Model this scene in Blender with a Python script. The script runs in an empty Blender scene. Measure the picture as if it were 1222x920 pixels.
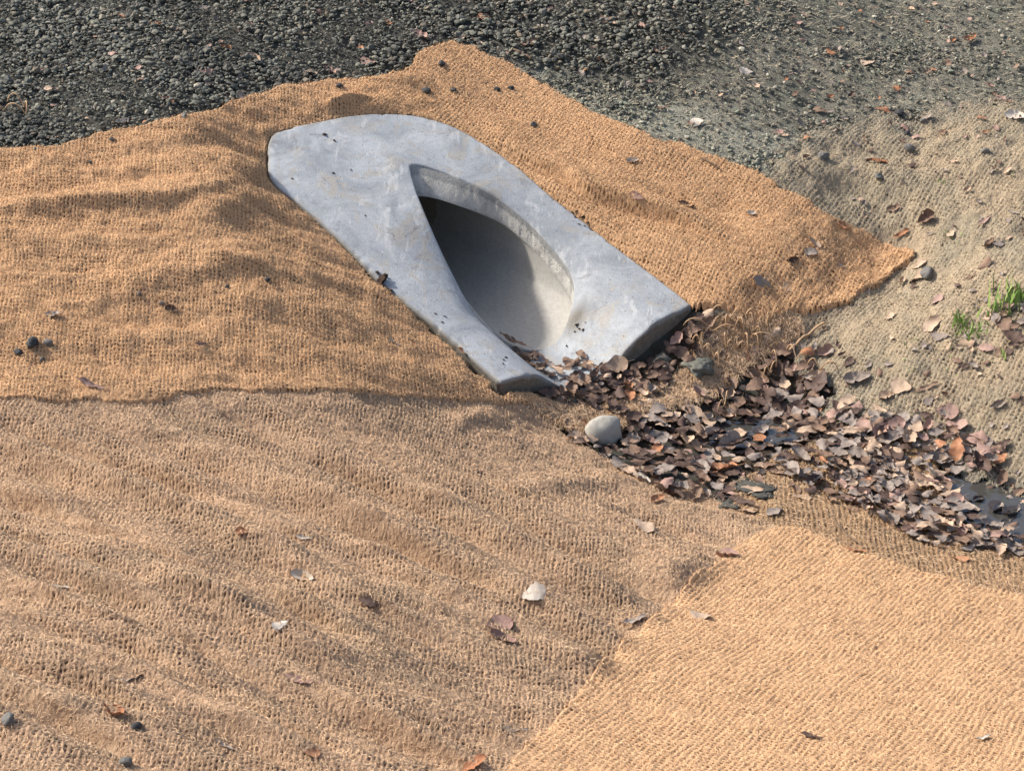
import bpy, math, random
import numpy as np
from mathutils import Vector, Matrix, Euler
rng = np.random.default_rng(7); random.seed(7)
scene = bpy.context.scene
COL = scene.collection

# ------------------------------------------------------------------ camera model (also used to survey the site)
HC = 2.5; PITCH = math.radians(30.0); F = 2450.0
cp, sp = math.cos(PITCH), math.sin(PITCH)
def ray(u, v):
    xr = (np.asarray(u, float) - 611.0) / F; yr = (460.0 - np.asarray(v, float)) / F
    return xr, cp + yr * sp, -sp + yr * cp
def P(u, v, z):
    a, b, c = ray(u, v); t = (np.asarray(z, float) - HC) / c
    return a * t, b * t

# ------------------------------------------------------------------ culvert end section, local frame (t upstream, s to the right)
TC = np.array([.21, 4.335]); TV = np.array([-.63, .78]); TV /= np.linalg.norm(TV); SV = np.array([-TV[1] * -1, -TV[0]])
SV = np.array([TV[1], -TV[0]])
h1 = lambda t: .12 + .32 * t
def to_local(x, y):
    dx = x - TC[0]; dy = y - TC[1]
    return dx * TV[0] + dy * TV[1], dx * SV[0] + dy * SV[1]
def to_world(t, s):
    return TC[0] + t * TV[0] + s * SV[0], TC[1] + t * TV[1] + s * SV[1]
def smooth(a, b, x):
    k = np.clip((x - a) / (b - a), 0, 1); return k * k * (3 - 2 * k)
def ztop(t, s):
    A = 1 - smooth(.24, .58, t)
    lf = smooth(.01, -.05, s) * smooth(.42, .22, t)
    D = 1 / (1 + (np.abs(s) / (.105 + .055 * lf)) ** (3 + 2.5 * lf))
    h = h1(t)
    return h - (h - .02) * A * D
def px_to_plane(u, v):
    z = .3
    for _ in range(30):
        x, y = P(u, v, z); t, s = to_local(x, y); z = h1(t)
    return t, s
OUT_PX = [(597,457),(560,424),(520,389),(485,361),(450,331),(410,291),(372,257),(345,235),(326,219),(320,205),(319,185),(321,168),(330,157),
          (365,148),(400,141),(425,137),(450,135),(480,136),(505,140),(540,151),(575,170),(612,195),(650,226),(700,263),(750,303),(800,342),(827,364)]
def spline(pts, n=6, closed=False):
    pts = np.array(pts, float); m = len(pts); out = []
    for i in range(m if closed else m - 1):
        p0 = pts[(i - 1) % m] if closed or i > 0 else pts[i]
        p1 = pts[i]; p2 = pts[(i + 1) % m]
        p3 = pts[(i + 2) % m] if closed or i + 2 < m else p2
        for k in range(n):
            q = k / n
            out.append(.5 * ((2 * p1) + (-p0 + p2) * q + (2 * p0 - 5 * p1 + 4 * p2 - p3) * q * q + (-p0 + 3 * p1 - 3 * p2 + p3) * q ** 3))
    if not closed: out.append(pts[-1])
    return np.array(out)
out_ts = np.array([px_to_plane(u, v) for u, v in OUT_PX])
out_ts[0] = (0, out_ts[0, 1]); out_ts[-1] = (0, out_ts[-1, 1])
OUTL = spline(out_ts, 5)                       # open chain left toe corner -> round the back -> right toe corner
OUTW = np.array([to_world(t, s) for t, s in OUTL])   # closed polygon in world xy

# ------------------------------------------------------------------ polygon helpers
def sdf(x, y, poly):                            # negative inside
    shp = x.shape; x = x.ravel(); y = y.ravel()
    d2 = np.full(x.shape, 1e9); ins = np.zeros(x.shape, bool)
    n = len(poly)
    for i in range(n):
        ax, ay = poly[i]; bx, by = poly[(i + 1) % n]
        ex, ey = bx - ax, by - ay
        L = ex * ex + ey * ey + 1e-12
        k = np.clip(((x - ax) * ex + (y - ay) * ey) / L, 0, 1)
        d2 = np.minimum(d2, (x - ax - k * ex) ** 2 + (y - ay - k * ey) ** 2)
        if ay != by:
            c = ((ay > y) != (by > y)) & (x < ex * (y - ay) / ey + ax)
            ins ^= c
    d = np.sqrt(d2); d[ins] *= -1
    return d.reshape(shp)
def pdist(x, y, line):                          # signed distance to open polyline (+ on the left), and fraction along
    best = np.full(x.shape, 1e9); sg = np.zeros(x.shape); fr = np.zeros(x.shape); n = len(line) - 1
    for i in range(n):
        ax, ay = line[i]; bx, by = line[i + 1]; ex, ey = bx - ax, by - ay; L = ex * ex + ey * ey
        k0 = ((x - ax) * ex + (y - ay) * ey) / L; k = np.clip(k0, 0, 1)
        d = np.hypot(x - ax - k * ex, y - ay - k * ey); m = d < best
        best = np.where(m, d, best); sg = np.where(m, np.sign(ex * (y - ay) - ey * (x - ax)), sg); fr = np.where(m, (i + k) / n, fr)
    return best * sg, fr
# ------------------------------------------------------------------ noise
TAB = np.random.default_rng(99).random((16, 256, 256)) * 2 - 1
def vn(x, y, seed=0):
    xi = np.floor(x).astype(np.int64); yi = np.floor(y).astype(np.int64); fx = x - xi; fy = y - yi
    fx = fx * fx * fx * (fx * (fx * 6 - 15) + 10); fy = fy * fy * fy * (fy * (fy * 6 - 15) + 10)
    T = TAB[seed % 16]; o = seed * 37
    a = T[(xi + o) & 255, yi & 255]; b = T[(xi + 1 + o) & 255, yi & 255]; c = T[(xi + o) & 255, (yi + 1) & 255]; d = T[(xi + 1 + o) & 255, (yi + 1) & 255]
    return (a + (b - a) * fx) * (1 - fy) + (c + (d - c) * fx) * fy
def fbm(x, y, seed=0, oct=3, gain=.5):
    r = 0; a = 1
    for o in range(oct):
        r = r + a * vn(x * 2.03 ** o + 11.3 * o, y * 2.03 ** o - 7.1 * o, seed + o); a *= gain
    return r
def aniso(x, y, ang, la, lb, seed, oct=3):
    c, s = math.cos(math.radians(ang)), math.sin(math.radians(ang))
    return fbm((x * c + y * s) / la, (-x * s + y * c) / lb, seed, oct)

# ------------------------------------------------------------------ terrain: surveyed heights, thin plate spline
CTRL = [ # u, v, z
 (-300,-150,.66),(0,-150,.64),(400,-150,.62),(800,-150,.58),(1222,-150,.54),(1500,-150,.54),
 (-300,60,.60),(0,20,.59),(0,120,.53),(0,185,.50),(200,20,.555),(200,110,.51),(225,148,.478),(400,20,.53),(400,90,.45),(345,108,.46),
 (545,54,.47),(600,10,.52),(700,60,.455),(640,100,.405),(800,20,.52),(800,110,.40),(760,160,.355),(900,60,.46),(905,205,.305),(1000,20,.49),
 (1000,140,.36),(1100,60,.44),(1222,20,.48),(1222,115,.40),(1500,60,.46),(1500,120,.40),
 (500,100,.435),(600,130,.375),(600,165,.345),(700,200,.298),(700,235,.268),(800,225,.272),(800,290,.205),(870,260,.225),(900,330,.155),(860,360,.125),
 (960,300,.19),(960,370,.095),(1050,300,.16),(1060,335,.12),
 (1010,200,.30),(1100,170,.34),(1222,180,.36),(1100,260,.24),(1222,260,.28),(1150,340,.18),(1222,340,.22),(1100,420,.10),(1222,440,.115),(1000,420,.05),
 (1222,530,.004),(1100,490,.005),(1020,480,.0),(1400,300,.28),(1400,440,.145),(1400,560,.01),
 (900,420,.03),(860,440,.005),(950,460,-.015),(850,500,-.03),(780,500,-.015),(720,480,-.005),(900,520,-.04),(980,540,-.04),(1080,560,-.05),(1180,585,-.052),(1222,600,-.056),(1400,640,-.08),
 (1130,600,-.05),(1050,590,-.045),(850,560,-.03),(780,555,-.02),
 (930,600,-.02),(1017,620,-.025),(1135,660,-.035),(1222,680,-.04),(1400,720,-.05),
 (930,645,.0),(1064,680,.0),(1222,720,-.01),(1000,750,.07),(1222,800,.06),(1222,920,.17),(1000,920,.21),(800,850,.19),(620,910,.26),(1400,900,.12),(1400,1200,.35),(900,1200,.45),
 (860,660,.03),(800,620,.015),(740,600,.04),(700,560,.02),(650,520,.02),(600,550,.11),(640,700,.17),(760,740,.11),(500,520,.17),(500,620,.20),(450,750,.29),(500,900,.33),
 (300,500,.26),(300,650,.31),(300,800,.37),(300,920,.41),(100,500,.31),(100,650,.37),(100,800,.43),(100,920,.47),(0,490,.325),(0,700,.41),(0,920,.50),(-300,500,.36),(-300,920,.56),(0,1200,.6),(500,1200,.52),
 (0,440,.355),(150,440,.33),(300,440,.295),(450,450,.215),(550,475,.125),(620,488,.055),
 (0,340,.42),(150,340,.395),(300,340,.36),(400,380,.28),(0,262,.47),(150,248,.448),(240,240,.425),(0,220,.465),(150,210,.448),(270,200,.425),(260,160,.445),(100,200,.462),
 (-300,180,.55),(-300,300,.48),
]
cx, cy, cz = [], [], []
for u, v, z in CTRL:
    x, y = P(u, v, z); cx.append(x); cy.append(y); cz.append(z)
ring = spline(out_ts, 1)
for i in range(1, len(ring) - 1):
    t, s = ring[i]
    x, y = to_world(t, s); cx.append(x); cy.append(y); cz.append(h1(t) - .018)
for t, s, z in [(0,-.31,.085),(0,.31,.105),(-.05,-.29,.06),(-.05,-.15,.02),(-.05,0,-.005),(-.05,.15,.015),(-.05,.27,.07),(-.14,0,-.012),(.5,0,.05 + .2),(.3,0,.15)]:
    x, y = to_world(t, s); cx.append(x); cy.append(y); cz.append(z)
cx, cy, cz = map(np.array, (cx, cy, cz))
def tpsk(r2): return .5 * r2 * np.log(r2 + 1e-9)
n = len(cx); K = tpsk((cx[:, None] - cx) ** 2 + (cy[:, None] - cy) ** 2) + np.eye(n) * .004
Pm = np.c_[np.ones(n), cx, cy]
Amat = np.block([[K, Pm], [Pm.T, np.zeros((3, 3))]]); sol = np.linalg.solve(Amat, np.r_[cz, 0, 0, 0])
def base(x, y):
    shp = np.shape(x); x = np.ravel(x).astype(float); y = np.ravel(y).astype(float); r = np.zeros(x.shape)
    for i in range(n): r += sol[i] * tpsk((x - cx[i]) ** 2 + (y - cy[i]) ** 2)
    return (r + sol[n] + sol[n + 1] * x + sol[n + 2] * y).reshape(shp)
def hit(u, v, fn, it=0):                        # first point where the line of sight meets the surface fn
    u = np.atleast_1d(np.asarray(u, float)); v = np.atleast_1d(np.asarray(v, float)); zs_ = np.linspace(1.0, -.35, 136)
    x, y = P(u[:, None], v[:, None], zs_[None]); below = fn(x, y) > zs_[None]; k = np.argmax(below, 1); k = np.where(below.any(1), k, len(zs_) - 1)
    lo = zs_[k]; hi = zs_[np.maximum(k - 1, 0)]
    for _ in range(12):
        mid = (lo + hi) / 2; x, y = P(u, v, mid); bl_ = fn(x, y) > mid; lo = np.where(bl_, mid, lo); hi = np.where(bl_, hi, mid)
    return P(u, v, (lo + hi) / 2)
def W(pix, sub=3, closed=True):
    w = spline(pix, sub, closed); x, y = hit(w[:, 0], w[:, 1], base)
    return np.c_[x, y]
POLY = {
 'slope_right': [(-260,462),(0,462),(300,455),(560,470),(640,492),(665,512),(700,540),(760,566),(800,578),(860,598),(905,618),(950,650),(960,720),(760,870),(700,1040),(-260,1040)],
 'fresh': [(575,965),(615,903),(660,860),(700,818),(745,768),(800,722),(835,692),(860,672),(880,655),(905,641),(945,632),(998,650),(1064,675),(1135,697),(1222,716),(1420,765),(1420,1040),(540,1040)],
 'strip': [(870,590),(900,565),(960,530),(1060,520),(1120,545),(1125,600),(1160,640),(1222,656),(1420,695),(1420,830),(1222,770),(998,700),(915,665)],
 'left': [(-260,208),(0,182),(60,179),(95,171),(160,158),(225,144),(300,121),(345,107),(400,98),(440,97),(480,92),(520,105),(520,150),(450,250),(600,440),(640,478),(648,491),(600,491),(560,487),(480,478),(400,476),(300,473),(235,475),(190,482),(110,484),(60,487),(0,485),(-260,487)],
 'right': [(432,104),(480,88),(495,73),(515,61),(545,56),(572,66),(600,80),(640,104),(700,134),(760,158),(850,193),(905,211),(960,245),(1000,270),(1050,287),(1092,300),(1080,318),(1055,342),(1020,362),(960,381),(900,384),(850,374),(828,374),(790,350),(600,230),(480,170),(430,138)],
 'beige': [(905,203),(960,166),(1010,150),(1090,135),(1160,128),(1222,121),(1420,112),(1420,600),(1222,588),(1165,574),(1115,550),(1070,530),(1010,505),(975,470),(955,440),(930,415),(890,392),(860,360),(940,320),(930,250)],
 'scrap': [(628,478),(700,492),(760,474),(815,440),(850,380),(940,375),(960,402),(905,432),(860,470),(800,494),(750,514),(700,522),(650,506)],
}
WP = {k: W(v) for k, v in POLY.items()}
LINES = [ # pixel polyline, amplitude, half width on left side, on right side
 ([(-200,262),(0,256),(90,252),(160,247),(235,238),(290,222),(330,212)], .026, .11, .028),
 ([(230,275),(270,252),(310,243),(350,262)], .022, .05, .035),
 ([(130,352),(220,338),(290,322),(330,330)], .018, .05, .03),
 ([(0,300),(60,292),(120,300)], .012, .05, .04),
 ([(20,214),(60,200),(110,195)], .014, .05, .03),
 ([(120,220),(180,205),(240,212)], .016, .045, .03),
 ([(150,180),(210,172),(270,160)], .012, .05, .03),
 ([(300,410),(400,428),(500,452),(600,482)], .012, .03, .05),
 ([(390,138),(412,131),(440,129)], .020, .011, .011),
 ([(-150,238),(0,236),(90,230),(170,222),(250,208)], -.014, .05, .05),
 ([(60,395),(200,388),(330,400),(460,420)], -.008, .05, .05),
 ([(598,180),(639,204),(671,218),(707,238),(744,251),(775,260),(812,271),(850,290)], .030, .035, .012),
 ([(598,184),(639,208),(671,222),(707,242),(744,255),(775,264),(812,275),(850,293)], -.024, .009, .011),
 ([(0,692),(60,717),(120,742),(180,757),(240,772)], -.010, .005, .006),
 ([(430,590),(520,612),(600,640)], -.008, .012, .02),
 ([(160,520),(260,540),(330,560)], -.008, .012, .02),
 ([(250,600),(340,625),(400,640)], .010, .03, .012),
 ([(60,780),(150,800),(230,845)], .016, .035, .012),
 ([(180,700),(240,720),(300,742)], .014, .03, .011),
 ([(330,700),(400,740),(470,790)], .012, .03, .012),
 ([(200,850),(300,880),(380,915)], .014, .03, .012),
 ([(610,160),(690,195),(760,222),(820,238),(850,262)], .011, .035, .02),
 ([(650,130),(740,175),(830,215),(900,250)], .008, .04, .03),
 ([(860,262),(920,290),(980,325)], .012, .05, .03),
 ([(840,330),(880,345),(930,350)], .008, .03, .02),
 ([(0,690),(60,715),(120,740),(180,755),(235,780)], .011, .03, .010),
 ([(120,610),(180,640),(230,660)], .012, .04, .015),
 ([(250,730),(300,745),(370,780),(420,800)], .014, .05, .02),
 ([(0,770),(80,800),(160,812),(260,850),(330,880)], .016, .05, .025),
 ([(400,690),(470,735),(540,745)], .008, .04, .02),
 ([(600,590),(680,582),(740,578)], .016, .045, .03),
 ([(540,515),(570,503),(600,508)], .014, .03, .018),
 ([(690,600),(790,620),(850,650)], .008, .04, .03),
 ([(300,760),(420,840),(560,905)], .013, .05, .025),
 ([(0,850),(100,850),(220,880)], .012, .05, .025),
 ([(1080,590),(1130,600),(1150,625)], .010, .03, .02),
 ([(945,440),(975,410),(1000,395)], .012, .012, .02),
 ([(950,180),(1020,170),(1100,180)], .010, .05, .03),
 ([(930,215),(1000,205),(1060,215),(1100,240)], .014, .05, .03),
 ([(1000,300),(1060,270),(1120,262)], .012, .04, .03),
 ([(1120,210),(1180,215),(1240,200)], .012, .05, .03),
 ([(1050,360),(1120,380),(1170,360)], .008, .04, .03),
]
LW = [(W(l, 4, False), a, w1, w2) for l, a, w1, w2 in LINES]
def full(x, y):
    z = base(x, y)
    sd = {k: sdf(x, y, p) for k, p in WP.items() if k != 'scrap'}
    g = lambda k, b=.05: smooth(b, -b, sd[k])
    w3 = g('slope_right'); w1 = g('fresh'); w4 = g('left'); w5 = g('right'); w6 = g('beige'); w2 = g('strip')
    r3 = .85 * aniso(x, y, -30, .50, .062, 1, 2) + .30 * aniso(x, y, -22, .16, .035, 5, 2)
    far = smooth(3.3, 4.2, y)
    r3b = .8 * aniso(x, y, -8, .26, .05, 3, 3) + .25 * fbm(x / .035, y / .03, 6, 2)
    w3 = w3 * (1 - w1); w3 = w3 * (1 - w4)
    z = z + w3 * (.0340 * r3 * (1 - far) + .0110 * r3b * far)
    z = z + w1 * (.0035 * aniso(x, y, -20, .2, .12, 2, 2) + .0014 * fbm(x / .03, y / .03, 9, 2))
    z = z + w4 * (.0100 * aniso(x, y, 5, .22, .075, 4, 3) + .003 * fbm(x / .04, y / .035, 12, 2))
    z = z + w5 * (.0075 * aniso(x, y, -33, .30, .055, 7, 3))
    z = z + w6 * (.0095 * fbm(x / .11, y / .10, 8, 3) + .003 * fbm(x / .03, y / .03, 2, 2))
    z = z + w2 * .003 * fbm(x / .06, y / .05, 8, 2)
    rest = np.clip(1 - w1 - w3 - w4 - w5 - w6 - w2, 0, 1)
    z = z + rest * (.006 * fbm(x / .25, y / .25, 10, 3) + .0025 * fbm(x / .03, y / .03, 11, 2)) * smooth(8, 6, y)
    for l, a, wl, wr in LW:
        d, fr = pdist(x, y, l)
        w = np.where(d > 0, wl, wr)
        end = np.sin(np.pi * np.clip(fr, .02, .98)) ** .5
        z = z + a * end * np.exp(-(d / w) ** 2)
    # keep the ground level with the edge of the casting
    d = sdf(x, y, OUTW); t, s = to_local(x, y)
    k = smooth(.022, .0, d) * smooth(-.02, .05, t)
    z = z * (1 - k) + (ztop(t, s) - .021) * k
    return z
GX0, GX1, GY0, GY1, GS = -2.4, 2.6, 1.7, 7.6, .006
gx = np.arange(GX0, GX1, GS); gy = np.arange(GY0, GY1, GS)
RX, RY = np.meshgrid(gx, gy, indexing='ij')
RAS = full(RX, RY)
OUTD = sdf(RX, RY, OUTW); ADD = np.zeros(RX.shape)
for k_, o_ in {'slope_right': .008, 'fresh': .014, 'strip': .006, 'left': .015, 'right': .017, 'beige': .005}.items():
    ADD = np.maximum(ADD, np.where(sdf(RX, RY, WP[k_]) < -.004, o_, 0))
def bil(R, x, y):
    fx = np.clip((np.asarray(x, float) - GX0) / GS, 1, R.shape[0] - 3); fy = np.clip((np.asarray(y, float) - GY0) / GS, 1, R.shape[1] - 3)
    i = np.floor(fx).astype(int); j = np.floor(fy).astype(int); fx = fx - i; fy = fy - j
    return (R[i, j] * (1 - fx) + R[i + 1, j] * fx) * (1 - fy) + (R[i, j + 1] * (1 - fx) + R[i + 1, j + 1] * fx) * fy
def H(x, y):                                    # Catmull-Rom sample of the surveyed surface
    x = np.clip(np.asarray(x, float), GX0 + 3 * GS, GX1 - 4 * GS); y = np.clip(np.asarray(y, float), GY0 + 3 * GS, GY1 - 4 * GS)
    fx = (x - GX0) / GS; fy = (y - GY0) / GS
    i = np.floor(fx).astype(int); j = np.floor(fy).astype(int); fx = fx - i; fy = fy - j
    def w(q): return (-.5 * q + q * q - .5 * q ** 3, 1 - 2.5 * q * q + 1.5 * q ** 3, .5 * q + 2 * q * q - 1.5 * q ** 3, -.5 * q * q + .5 * q ** 3)
    wx, wy = w(fx), w(fy); r = 0
    for a in range(4):
        for b in range(4): r = r + wx[a] * wy[b] * RAS[i + a - 1, j + b - 1]
    return r
def pix(u, v): return hit(u, v, H, 30)

# ------------------------------------------------------------------ object helpers
def new_mesh(name, V, faces, mat=None, smooth_sh=True, attrs=None):
    """faces: (n,k) int array or list of such arrays"""
    me = bpy.data.meshes.new(name); V = np.asarray(V, np.float32)
    fl = faces if isinstance(faces, list) else [faces]; fl = [np.asarray(f, np.int32) for f in fl if len(f)]
    me.vertices.add(len(V)); me.vertices.foreach_set('co', V.ravel())
    tot = np.concatenate([np.full(len(f), f.shape[1], np.int32) for f in fl]); idx = np.concatenate([f.ravel() for f in fl])
    me.loops.add(len(idx)); me.loops.foreach_set('vertex_index', idx)
    me.polygons.add(len(tot)); st = np.zeros(len(tot), np.int32); st[1:] = np.cumsum(tot)[:-1]
    me.polygons.foreach_set('loop_start', st); me.polygons.foreach_set('loop_total', tot)
    me.polygons.foreach_set('use_smooth', np.full(len(tot), smooth_sh))
    for k, a in (attrs or {}).items():
        at = me.attributes.new(k, 'FLOAT', 'POINT'); at.data.foreach_set('value', np.asarray(a, np.float32))
    me.update(calc_edges=True)
    if mat: me.materials.append(mat)
    return me
def link(name, me, parent=None, loc=None):
    o = bpy.data.objects.new(name, me); COL.objects.link(o)
    if parent: o.parent = parent
    if loc is not None: o.location = loc
    return o
def tag(o, label=None, cat=None, group=None, kind=None):
    if label: o['label'] = label
    if cat: o['category'] = cat
    if group: o['group'] = group
    if kind: o['kind'] = kind
    return o

# ------------------------------------------------------------------ materials
def mat_new(name):
    m = bpy.data.materials.new(name); m.use_nodes = True; nt = m.node_tree; nt.nodes.clear()
    out = nt.nodes.new('ShaderNodeOutputMaterial'); b = nt.nodes.new('ShaderNodeBsdfPrincipled')
    nt.links.new(b.outputs[0], out.inputs[0]); b.inputs['Roughness'].default_value = .9
    b.inputs['Specular IOR Level'].default_value = .3
    return m, nt, b
class NT:
    def __init__(s, nt): s.nt = nt; s.tc = nt.nodes.new('ShaderNodeTexCoord')
    def noise(s, scale, detail=4, rough=.6, vec=None, dist=0, out='Fac'):
        nn = s.nt.nodes.new('ShaderNodeTexNoise'); nn.inputs['Scale'].default_value = scale; nn.inputs['Detail'].default_value = detail
        nn.inputs['Roughness'].default_value = rough; nn.inputs['Distortion'].default_value = dist
        s.nt.links.new(vec or s.tc.outputs['Object'], nn.inputs['Vector']); return nn.outputs[out]
    def vor(s, scale, vec=None, feat='F1', out='Distance'):
        nn = s.nt.nodes.new('ShaderNodeTexVoronoi'); nn.feature = feat; nn.inputs['Scale'].default_value = scale
        s.nt.links.new(vec or s.tc.outputs['Object'], nn.inputs['Vector']); return nn.outputs[out]
    def ramp(s, fac, stops, interp='LINEAR'):
        r = s.nt.nodes.new('ShaderNodeValToRGB'); r.color_ramp.interpolation = interp; e = r.color_ramp.elements
        while len(e) < len(stops): e.new(.5)
        for el, (p, c) in zip(e, stops):
            el.position = p; el.color = (c, c, c, 1) if isinstance(c, (int, float)) else (*c, 1)
        s.nt.links.new(fac, r.inputs[0]); return r.outputs[0]
    def mix(s, fac, a, b, mode='MIX'):
        m = s.nt.nodes.new('ShaderNodeMix'); m.data_type = 'RGBA'; m.blend_type = mode
        for sock, val in ((m.inputs[0], fac), (m.inputs[6], a), (m.inputs[7], b)):
            if isinstance(val, (int, float)): sock.default_value = val if sock == m.inputs[0] else (val, val, val, 1)
            elif isinstance(val, tuple): sock.default_value = (*val, 1)
            else: s.nt.links.new(val, sock)
        return m.outputs[2]
    def math(s, op, a, b=0.0):
        m = s.nt.nodes.new('ShaderNodeMath'); m.operation = op
        for i, v in enumerate((a, b)):
            if isinstance(v, (int, float)): m.inputs[i].default_value = v
            else: s.nt.links.new(v, m.inputs[i])
        return m.outputs[0]
    def attr(s, name):
        a = s.nt.nodes.new('ShaderNodeAttribute'); a.attribute_name = name; return a.outputs['Fac']
    def bump(s, b, h, strength=.5, dist=.002):
        n_ = s.nt.nodes.new('ShaderNodeBump'); n_.inputs['Strength'].default_value = strength; n_.inputs['Distance'].default_value = dist
        s.nt.links.new(h, n_.inputs['Height']); s.nt.links.new(n_.outputs[0], b.inputs['Normal'])
    def to(s, a, sock): s.nt.links.new(a, sock)

def jute_mat(name, light, mid, hole, dirt, dirt_lo=.5, dirt_hi=.75, fuzz=.85):
    m, nt, b = mat_new(name); N = NT(nt)
    st = N.attr('strand')
    fine = N.noise(520, 3, .7); med = N.noise(75, 3, .6); big = N.noise(5.5, 4, .6, dist=.4); big2 = N.noise(2.2, 3, .5)
    c = N.mix(N.ramp(fine, [(.3, 0.), (.7, 1.)]), mid, light)
    c = N.mix(N.ramp(med, [(.35, .45), (.68, 0.)]), c, mid)
    c = N.mix(N.ramp(big, [(dirt_lo, 0.), (dirt_hi, .8)]), c, dirt)
    c = N.mix(N.ramp(big2, [(.35, .25), (.65, 0.)]), c, mid)
    c = N.mix(N.ramp(N.noise(330, 3, .75), [(.36, .6), (.46, 0.)]), c, hole)
    c = N.mix(N.ramp(N.noise(430, 2, .7), [(.58, 0.), (.70, .6)]), c, tuple(min(.9, k * 1.22) for k in light))
    c = N.mix(N.ramp(st, [(.12, 1.), (.62, 0.)]), c, hole)
    c = N.mix(N.math('MULTIPLY', N.attr('silt'), N.ramp(N.noise(70, 4, .7), [(.25, .5), (.6, 1.)])), c, N.mix(N.noise(190, 3, .8), (.10, .095, .075), (.34, .315, .25)))
    N.to(c, b.inputs['Base Color']); b.inputs['Roughness'].default_value = .95; b.inputs['Specular IOR Level'].default_value = .1
    hgt = N.math('ADD', N.noise(700, 2, .6), N.math('MULTIPLY', N.noise(260, 2, .6), 1.2))
    N.bump(b, hgt, fuzz, .0030)
    return m
def fibre_mat(name, c1, c2):
    m, nt, b = mat_new(name); N = NT(nt)
    N.to(N.mix(N.noise(60, 2), c1, c2), b.inputs['Base Color']); b.inputs['Roughness'].default_value = .7
    return m
# ------------------------------------------------------------------ woven erosion mats as real woven relief
def weave(a, b_, p, q, seed, r=.37, loose=1.0, over=.45):
    """a across the columns, b along them; returns height 0..1 and strand cover 0..1"""
    a = a + loose * (.35 * p * vn(a / .09, b_ / .11, seed) + .9 * p * vn(a / .3, b_ / .25, seed + 1) + .16 * p * vn(a / (1.3 * p), b_ / (1.6 * q), seed + 2))
    b_ = b_ + loose * (.35 * q * vn(a / .08, b_ / .09, seed + 3) + .22 * q * vn(a / (1.5 * p), b_ / (1.3 * q), seed + 4))
    i = np.round(a / p); j = np.round(b_ / q); da = a / p - i; db = b_ / q - j
    ra = r * (1 + .35 * vn(i * .71 + 3, b_ / .03, seed + 5)); rb = r * .92 * (1 + .4 * vn(j * .83 + 9, a / .03, seed + 6))
    par = np.where((i + j) % 2 == 0, 1., -1.)
    ha = np.clip(1 - (da / ra) ** 2, 0, 1) ** .5; hb = np.clip(1 - (db / rb) ** 2, 0, 1) ** .5
    ca = np.cos(np.pi * db); cb = np.cos(np.pi * da)
    za = np.where(ha > 0, ha * .6 + over * par * ca * .5 + .22, 0) * (ha > 0); zb = np.where(hb > 0, hb * .5 - over * par * cb * .5 + .18, 0) * (hb > 0)
    z = np.maximum(za, zb); cov = np.clip(np.maximum(ha, hb), 0, 1)
    return np.clip(z, 0, 1.4), cov
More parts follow.
